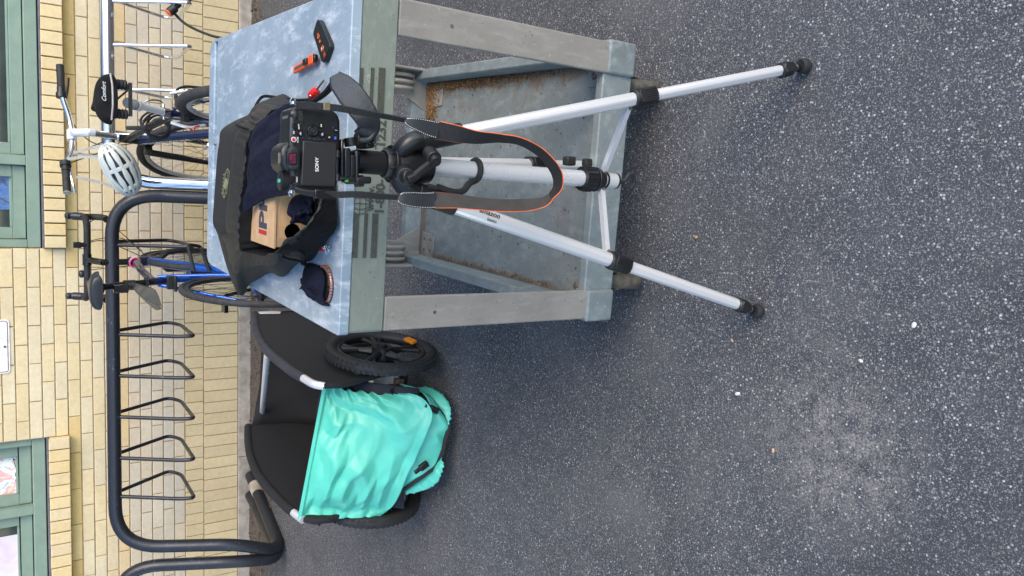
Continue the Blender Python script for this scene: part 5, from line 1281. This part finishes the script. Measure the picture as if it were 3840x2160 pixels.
mb = MB(); mb.grid(outer[:11], closed=True); bo = mb.build('shell', M['bag'], bag, smooth=60)
mb = MB(); mb.grid(outer[10:], closed=True); hem = mb.build('drawstring_hem', M['mesh_cloth'], bag, smooth=80, solid=.002)
mb = MB(); rows = [[p-Vector((0, 0, .001)) for p in rimr_]]
for k in range(1, 7): t = k/6; rows.append([R__[i].lerp(I_[i], t)+Vector((noise.noise(Vector((i*.5, k, 0)))*.004, noise.noise(Vector((i*.5, k, 7)))*.004, 0)) for i in range(n_)])
mb.grid(rows, closed=True); mb.add(rows[-1], [tuple(range(n_))]); mb.build('lining', M['black_cloth'], bag)
# thin drawn line of stitches along the hem
# emblem: an outlined long crystal with a rounded blot and dots round it, lying on the back panel
dg = bpy.context.evaluated_depsgraph_get()
bv = BVHTree.FromPolygons([v.co+wloc(bo) for v in bo.data.vertices], [tuple(p.vertices) for p in bo.data.polygons])
def drape(dx, dy, off=.0012):
    d = ray(dx, dy).normalized(); h = bv.ray_cast(CAM, d)
    if h[0] is None: return at(dx, dy, Z=.936)
    nn = h[1] if h[1].dot(d) < 0 else -h[1]
    return h[0]+nn*off
def e_(x, y): return drape((780+x/3.814)/1.4907, (380+y/3.814)/1.4907)
em = MB()
lines = [[(285, 962), (248, 1030), (218, 1330), (240, 1388), (275, 1320), (318, 1010), (285, 962)], [(248, 1030), (305, 1015), (318, 1010)], [(285, 962), (280, 1025)], [(222, 1325), (270, 1310)], [(240, 1388), (245, 1320)], [(262, 1035), (232, 1315)], [(295, 1025), (262, 1308)]]
for l_ in lines:
    pts = []
    for a, b_ in zip(l_, l_[1:]): pts += [e_(a[0]+(b_[0]-a[0])*t/6, a[1]+(b_[1]-a[1])*t/6) for t in range(7)]
    em.tube(pts, .00055, 5)
for k in range(6):
    em.ball(e_(330-k*7, 1040+k*50), .0012, seg=6, ring=4); em.ball(e_(232-k*5, 1050+k*52), .0012, seg=6, ring=4)
bl = [e_(262+28*math.cos(t)*(1-.35*math.sin(t*2)), 1180+78*math.sin(t)) for t in [2*math.pi*i/28 for i in range(28)]]
cc_ = e_(262, 1180); em.add(bl+[cc_], [(i, (i+1) % 28, 28) for i in range(28)])
em.build('emblem', M['green_print'], bag)
# cords
MB().tube(smooth_path([at(700, 637, Z=.90), at(722, 650, Z=.885), at(752, 656, Z=.862), at(762, 659, Z=.85)], 6), .0022, 8).build('drawstring', M['black_cloth'], bag)
MB().tube(smooth_path([at(745, 625, Z=.89), at(765, 640, Z=.87), at(762, 659, Z=.85)], 6), .0022, 8).build('drawstring', M['black_cloth'], bag)
MB().ball(at(764, 661, Z=.848), .0055, 1, .8, 1.1).build('cord_knot', M['black_cloth'], bag)
MB().tube(smooth_path([at(764, 663, Z=.846), at(774, 676, Z=.84), at(785, 702, Z=.842)], 6), .0026, 8).build('drawstring', M['black_cloth'], bag)
MB().tube(smooth_path([at(640, 275, Z=.90), at(650, 254, Z=.86), at(665, 242, Z=.842), at(700, 246, Z=.838), at(740, 252, Z=.837), at(776, 251, Z=.842), at(800, 250, Z=.85), at(825, 232, Z=.865), at(838, 215, Z=.88)], 6), .0032, 8).build('drawstring', M['black_cloth'], bag)
MB().tube(smooth_path([at(715, 268, Z=.87), at(745, 262, Z=.86), at(785, 256, Z=.86), at(815, 235, Z=.87), at(834, 212, Z=.885)], 6), .0042, 8).build('drawstring', M['black_cloth'], bag)
k = MB()
for i, q in enumerate(((792, 262), (797, 267), (790, 270), (799, 274))): k.ball(at(*q, Z=.846), .0045)
k.build('cord_knot', M['black_cloth'], bag)
# cardboard box
bY = 1.425; bT = at(693, 560, Y=bY).z; bw0 = at(693, 622, Y=bY).x; bw1 = .125; bD = .20
boxt = thing('cardboard_box', Vector(((bw0+bw1)/2, bY+bD/2, TZ+.004)), 'open brown cardboard box with a round dark hole standing inside the black bag', 'box')
def rot2(p): 
    a = R(-3.5); o = Vector((bw0, bY, 0)); d = Vector(p)-o; return o+Vector((d.x*math.cos(a)-d.y*math.sin(a), d.x*math.sin(a)+d.y*math.cos(a), d.z))
hc_ = at(735, 583, Y=bY+.001); hr_ = .0155; zb = TZ+.006
# front wall with the hole cut in it
nH = 40; ring_ = [(hc_.x+hr_*math.cos(2*math.pi*i/nH), hc_.z+hr_*math.sin(2*math.pi*i/nH)) for i in range(nH)]
def sq(i):
    a = 2*math.pi*i/nH; c_, s_ = math.cos(a), math.sin(a); ts = []
    if c_ > 1e-6: ts.append((bw1-hc_.x)/c_)
    if c_ < -1e-6: ts.append((bw0-hc_.x)/c_)
    if s_ > 1e-6: ts.append((bT-hc_.z)/s_)
    if s_ < -1e-6: ts.append((zb-hc_.z)/s_)
    t = min(ts); return (hc_.x+t*c_, hc_.z+t*s_)
sqr = [sq(i) for i in range(nH)]
# snap to corners
for cx_, cz_ in ((bw0, zb), (bw0, bT), (bw1, zb), (bw1, bT)):
    j = min(range(nH), key=lambda i: (sqr[i][0]-cx_)**2+(sqr[i][1]-cz_)**2); sqr[j] = (cx_, cz_)
mb = MB(); A_ = [rot2((a, bY, b_)) for a, b_ in ring_]; B_ = [rot2((a, bY, b_)) for a, b_ in sqr]; dv = Vector((0, .003, 0))
mb.grid([A_, B_, [p+dv for p in B_], [p+dv for p in A_], A_], closed=True); mb.build('front_wall', M['cardboard'], boxt, smooth=0)
def slab(p, q, nm, par=boxt, mt='cardboard'):
    mb = MB(); x0, y0, z0 = p; x1, y1, z1 = q; pts = [rot2((x0, y0, z0)), rot2((x1, y0, z0)), rot2((x1, y1, z0)), rot2((x0, y1, z0))]; mb.prism(pts, (0, 0, z1-z0)); return mb.build(nm, M[mt], par, smooth=0)
slab((bw0, bY+.0035, zb), (bw0+.003, bY+bD, bT-.0005), 'side_wall'); slab((bw1-.003, bY+.0035, zb), (bw1, bY+bD, bT-.0005), 'side_wall'); slab((bw0+.0035, bY+bD-.003, zb), (bw1-.0035, bY+bD, bT-.0005), 'back_wall')
slab((bw0+.0035, bY+.0035, zb), (bw1-.0035, bY+bD-.0035, zb+.003), 'base'); slab((bw0+.0035, bY+.02, zb+.0035), (bw1-.0035, bY+.022, bT-.002), 'hole_dark_sheet', mt='hole')  # black sheet behind the hole stands in for the dark interior
lid = slab((bw0-.002, bY-.003, bT+.0005), (bw1+.002, bY+bD+.002, bT+.004), 'lid')
q = at(668, 575, Z=bT+.004)
ph_ = text('lettering', 'PH', .066, at(670, 580, Z=bT+.0042), rot2((1, bY, 0))-rot2((0, bY, 0)), rot2((0, bY+1, 0))-rot2((0, bY, 0)), pm('dark_print', (.05, .055, .075), .7), lid, .0004, sx=1.0, bold=.0025)
a = at(670, 592, Z=bT+.0044); e1 = (rot2((1, bY, 0))-rot2((0, bY, 0))); e2 = rot2((0, bY+1, 0))-rot2((0, bY, 0))
MB().prism([a, a+e1*.008, a+e1*.008+e2*.048, a+e2*.048], (0, 0, .0003)).build('red_stripe', pm('crimson_print', (.5, .02, .04), .6), lid, smooth=0)
tpm = pm('clear_tape', (.47, .33, .20), .15)
a = rot2((bw0+.001, bY-.0008, 0)); a = Vector((a.x, a.y, bT-.023)); MB().prism([a, a+e1*.016, a+e1*.016+Vector((0, 0, .022)), a+Vector((0, 0, .022))], (0, -.0004, 0)).build('tape', tpm, boxt, smooth=0)
# pale blue plastic sleeve tucked behind the box
sl = MB(); p_ = [at(*q, Z=bT+.006) for q in ((612, 527), (610, 566), (620, 566), (622, 527))]; sl.prism(p_, (0, 0, .002)); tag(sl.build('plastic_sleeve', pm('pale_blue_film', (.2, .27, .5), .15), loc=p_[0]), 'small pale blue plastic sleeve tucked between the cardboard box and the dark cloth', 'sleeve')
# cloth hood drawn from the bag over the box to the lens
def cloth(name, TL, TR, n, m_, label, cat, amp, seed, lenz=None, mt='navy_cloth', loc=None):
    rows = []
    for i in range(n):
        row = []
        for j in range(m_):
            u = j/(m_-1); p = TL[i].lerp(TR[i], u)
            e = min(1, 4*u, 4*(1-u)) if True else 1
            row.append(p+Vector((0, 0, 1))*(noise.noise(Vector((u*3+seed, i*.12, seed)))*amp+noise.noise(Vector((u*9, i*.3, seed+4)))*amp*.35)*(.35+.65*e))
        rows.append(row)
    mb = MB(); mb.grid(rows); o = mb.build(name, M[mt], solid=.0016, smooth=180, loc=loc or rows[0][0]); return tag(o, label, cat)
lz = at(775, 400, Y=1.2)
Lp = smooth_path([at(612, 538, Z=.934), at(634, 521, Z=.925), at(665, 503, Z=.922), at(692, 496, Z=.925), at(723, 490, Z=.925), at(745, 478, Z=.92)], 7)
Rp = smooth_path([at(634, 332, Z=.942), at(655, 304, Z=.945), at(685, 284, Z=.94), at(706, 271, Z=.935), at(728, 262, Z=.93), at(750, 280, Z=.92)], 7)
rows = []
for i in range(len(Lp)):
    v = i/(len(Lp)-1); row = []
    for j in range(41):
        u = j/40; p = Lp[i].lerp(Rp[i], u); hump = math.sin(math.pi*u)
        p = p+Vector((0, 0, .012*hump*math.sin(math.pi*min(1, v*1.1))+noise.noise(Vector((u*4, v*1.2, 3)))*.016*hump+noise.noise(Vector((u*11, v*2.5, 8)))*.004))
        row.append(p)
    rows.append(row)
dk = MB().grid(rows); tag(dk.build('dark_cloth', M['navy_cloth'], solid=.002, smooth=180, loc=rows[0][20]), 'large dark navy cloth draped over the cardboard box up to the camera', 'cloth')
# crumpled cloth poking out of the box front
P1 = [at(*q) if False else at(q[0], q[1], Y=q[2]) for q in ((735, 500, 1.39), (722, 535, 1.385), (734, 548, 1.38), (730, 562, 1.38), (752, 560, 1.375), (775, 566, 1.365), (792, 545, 1.36), (806, 532, 1.36), (790, 508, 1.36), (782, 490, 1.375), (760, 488, 1.385))]
P1 = smooth_path(P1, 4, closed=True); cc_ = sum(P1, Vector())/len(P1)+Vector((0, -.03, .008)); rows = []
for k in range(9):
    t = k/8; rows.append([cc_.lerp(p, t)+Vector((0, -.016*math.cos(t*1.57), 0))+Vector((noise.noise(p*45+Vector((0, 0, t*2))), noise.noise(p*70+Vector((5, 0, t*4)))*2.2, noise.noise(p*50+Vector((9, 0, t*2)))))*.015*math.sin(math.pi*min(1, t+.12)) for p in P1])
mb = MB(); mb.grid(rows, closed=True); tag(mb.build('dark_cloth', M['navy_cloth'], solid=.0015, smooth=180, loc=cc_), 'small crumpled navy cloth stuffed beside the round hole of the cardboard box', 'cloth')
# small things on the tabletop
def onT(dx, dy, z=TZ): return at(dx, dy, Z=z)
dz = .010; q = [onT(787, 75, TZ+dz), onT(795, 50, TZ+dz), onT(803, 52, TZ+dz), onT(823, 124, TZ+dz), onT(817, 156, TZ+dz), onT(807, 157, TZ+dz)]
ph = thing('portable_recorder', onT(806, 105), 'flat black handheld device with orange symbols lying beside the orange cutter', 'handheld device')
c0, c1, c2, c3 = onT(789, 72, TZ+dz), onT(797, 50, TZ+dz), onT(824, 134, TZ+dz), onT(808, 157, TZ+dz)
outl = [onT(*a, TZ+dz) for a in ((787, 86), (788, 79), (796, 53), (799, 49), (803, 51), (828, 108), (829, 117), (816, 153), (812, 157), (808, 154))]
MB().prism(outl, (0, 0, -dz+.0005)).build('case', M['black_plastic'], ph, bevel=.0012, seg=2)
ld_ = (onT(815, 142, TZ+dz)-onT(793, 64, TZ+dz)).normalized(); lw_ = Vector((0, 0, 1)).cross(ld_)
def dp(dx, dy): return onT(dx, dy, TZ+dz+.0005)
k = MB(); k.ring(dp(811, 122), (0, 0, 1), .0052, .0007, 28, 6); k.build('ring_mark', M['orange_print'], ph); MB().tube([dp(810, 122), dp(810, 122)+Vector((0, 0, .0006))], .0022, 14).build('centre_dot', M['white_plastic'], ph)
MB().tube([dp(805, 104), dp(805, 104)+Vector((0, 0, .0006))], .0030, 18).build('orange_dot', M['orange_print'], ph)
k = MB(); c = dp(801, 92); k.ring(c, (0, 0, 1), .0036, .0006, 20, 6); k.box(c-ld_*.005, (.006, .001, .0006)); k.box(c-ld_*.0065, (.001, .006, .0006)); k.build('symbol', M['orange_print'], ph)
k = MB()
for i in range(3): k.box(dp(815, 134)+ld_*(.0035*i), (.0012, .008, .0005), Matrix((ld_, lw_, (0, 0, 1))).transposed())
k.build('symbol', M['orange_print'], ph)
text('lettering', 'TASCAM', .0045, dp(797, 66)+lw_*.006, -lw_, ld_*-1, M['orange_print'], ph, .0003) if False else None
# box cutter
bc = thing('box_cutter', onT(772, 165), 'orange box cutter with black slider lying on the cart top', 'cutter')
a = onT(747, 178, TZ+.006); b_ = onT(800, 147, TZ+.006); d_ = (b_-a).normalized(); w_ = Vector((0, 0, 1)).cross(d_); L = (b_-a).length
MB().prism([a-w_*.0065, a+w_*.0065, a+d_*L*.62+w_*.0075, a+d_*L*.78+w_*.010, a+d_*L*.93+w_*.0095, a+d_*L*.93-w_*.008, a+d_*L*.6-w_*.0075], (0, 0, .008)).build('handle', M['orange'], bc, bevel=.002, seg=3)
MB().prism([a+d_*L*.93-w_*.008, a+d_*L*.93+w_*.0095, a+d_*L*1.0+w_*.007, a+d_*L*1.02, a+d_*L-w_*.006], (0, 0, .0075)).build('end_cap', M['gloss_black'], bc, bevel=.001)
M3 = Matrix((d_, w_, (0, 0, 1))).transposed()
MB().box(a+d_*L*.66+Vector((0, 0, .010)), (.017, .012, .006), M3).build('slider', M['gloss_black'], bc, bevel=.001)
MB().box(a+d_*L*.32+Vector((0, 0, .0082)), (L*.46, .0055, .0006), M3).build('blade_channel', M['screw'], bc)
# red screwdriver
rs = thing('screwdriver', onT(790, 235), 'small red handled screwdriver lying beside the black drawstring cord', 'screwdriver')
a = onT(782, 243, TZ+.008); b_ = onT(796, 226, TZ+.008); MB().tube([a, a.lerp(b_, .2), a.lerp(b_, .8), b_], [.006, .0085, .008, .004], 14).build('handle', M['red'], rs)
MB().tube([b_, onT(815, 202, TZ+.006)], .0018, 8).build('shaft', M['screw'], rs)
MB().ball(onT(781, 241, TZ+.017), .002).build('rivet', M['chrome'], rs)
# red tag with rings
kr = thing('key_tag', onT(812, 622), 'red tag with silver split rings beside the black bag', 'key ring')
MB().prism([onT(*q, TZ+.004) for q in ((806, 618), (805, 632), (812, 633), (818, 624), (813, 616))], (0, 0, .004)).build('tag', M['red'], kr, bevel=.001)
k = MB(); rnd = random.Random(5)
for q in ((812, 617), (815, 619), (818, 622), (820, 626), (824, 624), (827, 625), (823, 631)):
    k.ring(onT(*q, TZ+.006), (rnd.uniform(-1, 1), rnd.uniform(-1, 1), .7), .0042, .0009, 18, 6)
k.build('rings', M['chrome'], kr)
# round lens filter with striped rim and cloth
fc = onT(812, 716, TZ+.008); fl = thing('lens_filter', Vector((fc.x, fc.y, TZ)), 'round lens cap with copper striped rim lying at the front left of the cart top', 'lens cap')
cpm = bpy.data.materials.new('copper_stripes'); cpm.use_nodes = True; nt = cpm.node_tree; bb_ = nt.nodes['Principled BSDF']; v = coords(nt); wv_ = N(nt, 'ShaderNodeTexWave'); wv_.inputs['Scale'].default_value = 55; wv_.inputs['Distortion'].default_value = 1; nt.links.new(v, wv_.inputs['Vector'])
r_ = ramp(nt, wv_.outputs['Fac'], [(.35, (.5, .10, .03)), (.5, (.75, .72, .66)), (.75, (.06, .05, .12))]); nt.links.new(r_.outputs[0], bb_.inputs['Base Color']); bb_.inputs['Roughness'].default_value = .2; bb_.inputs['Metallic'].default_value = .5
MB().ring(Vector((fc.x, fc.y, TZ+.0045)), (0, 0, 1), .034, .0030, 64, 12).build('rim', cpm, fl)
MB().cyl(Vector((fc.x, fc.y, TZ+.001)), Vector((fc.x, fc.y, TZ+.007)), .034, 48).build('disc', M['gloss_black'], fl)
P2 = smooth_path([onT(*q) for q in ((772, 664), (800, 666), (823, 680), (829, 700), (828, 725), (825, 745), (833, 768), (820, 766), (804, 757), (788, 754), (782, 735), (768, 720), (762, 706), (774, 692))], 4, closed=True)
cc_ = sum(P2, Vector())/len(P2)+Vector((0, 0, .030)); rows = []
for k in range(9):
    t = k/8; rows.append([cc_.lerp(Vector((p.x, p.y, TZ+.0095 if (p-fc).length < .043 else TZ+.002)), t)+Vector((noise.noise(p*40+Vector((0, 0, t*2))), noise.noise(p*33+Vector((5, 0, t*3))), 1.3*abs(noise.noise(p*60+Vector((9, 0, t*2)))))) *.009*math.sin(math.pi*min(1, t)) for p in P2])
MB().grid(rows, closed=True); mb = MB(); mb.grid(rows, closed=True); tag(mb.build('dark_cloth', M['navy_cloth'], solid=.0015, smooth=180, loc=cc_), 'small navy cleaning cloth crumpled over the striped lens cap', 'cloth')
MB().tube([onT(783, 717, TZ+.034), onT(815, 713, TZ+.030)], .0010, 8)
# loose bits on the asphalt
def bit(dx, dy, s_, mt, label, seed, name='pebble', cat='pebble'):
    rnd = random.Random(seed); c = at(dx, dy, Z=.001); mb = MB(); mb.ball(c+Vector((0, 0, s_*.35)), s_, 1, rnd.uniform(.5, .8), .45, 12, 8, Matrix.Rotation(rnd.uniform(0, 6), 3, 'Z')); o = mb.build(name, mt, loc=c, smooth=80)
    wrinkle(o, s_*.25, 90, seed); tag(o, label, cat, 'loose bits on the asphalt')
wp = pm('white_stone', (.62, .63, .62), .7); tnm = pm('tan_stone', (.45, .31, .2), .8)
bit(1858, 990, .007, wp, 'white chip on the open asphalt below the mint trailer cover', 1)
bit(2300, 818, .006, wp, 'small white chip on the open asphalt beyond the tripod feet', 2)
bit(1946, 1134, .006, tnm, 'tan stone chip farthest from the trailer and the cart', 3)
bit(1843, 856, .0045, tnm, 'tan scrap on the asphalt near the foot of the tripod', 4)
bit(2166, 908, .005, wp, 'pale round pebble between the tripod foot and the photo edge', 5)
bit(1752, 597, .005, pm('ochre_stone', (.5, .3, .1), .7), 'ochre pebble between the two front tripod legs', 6)
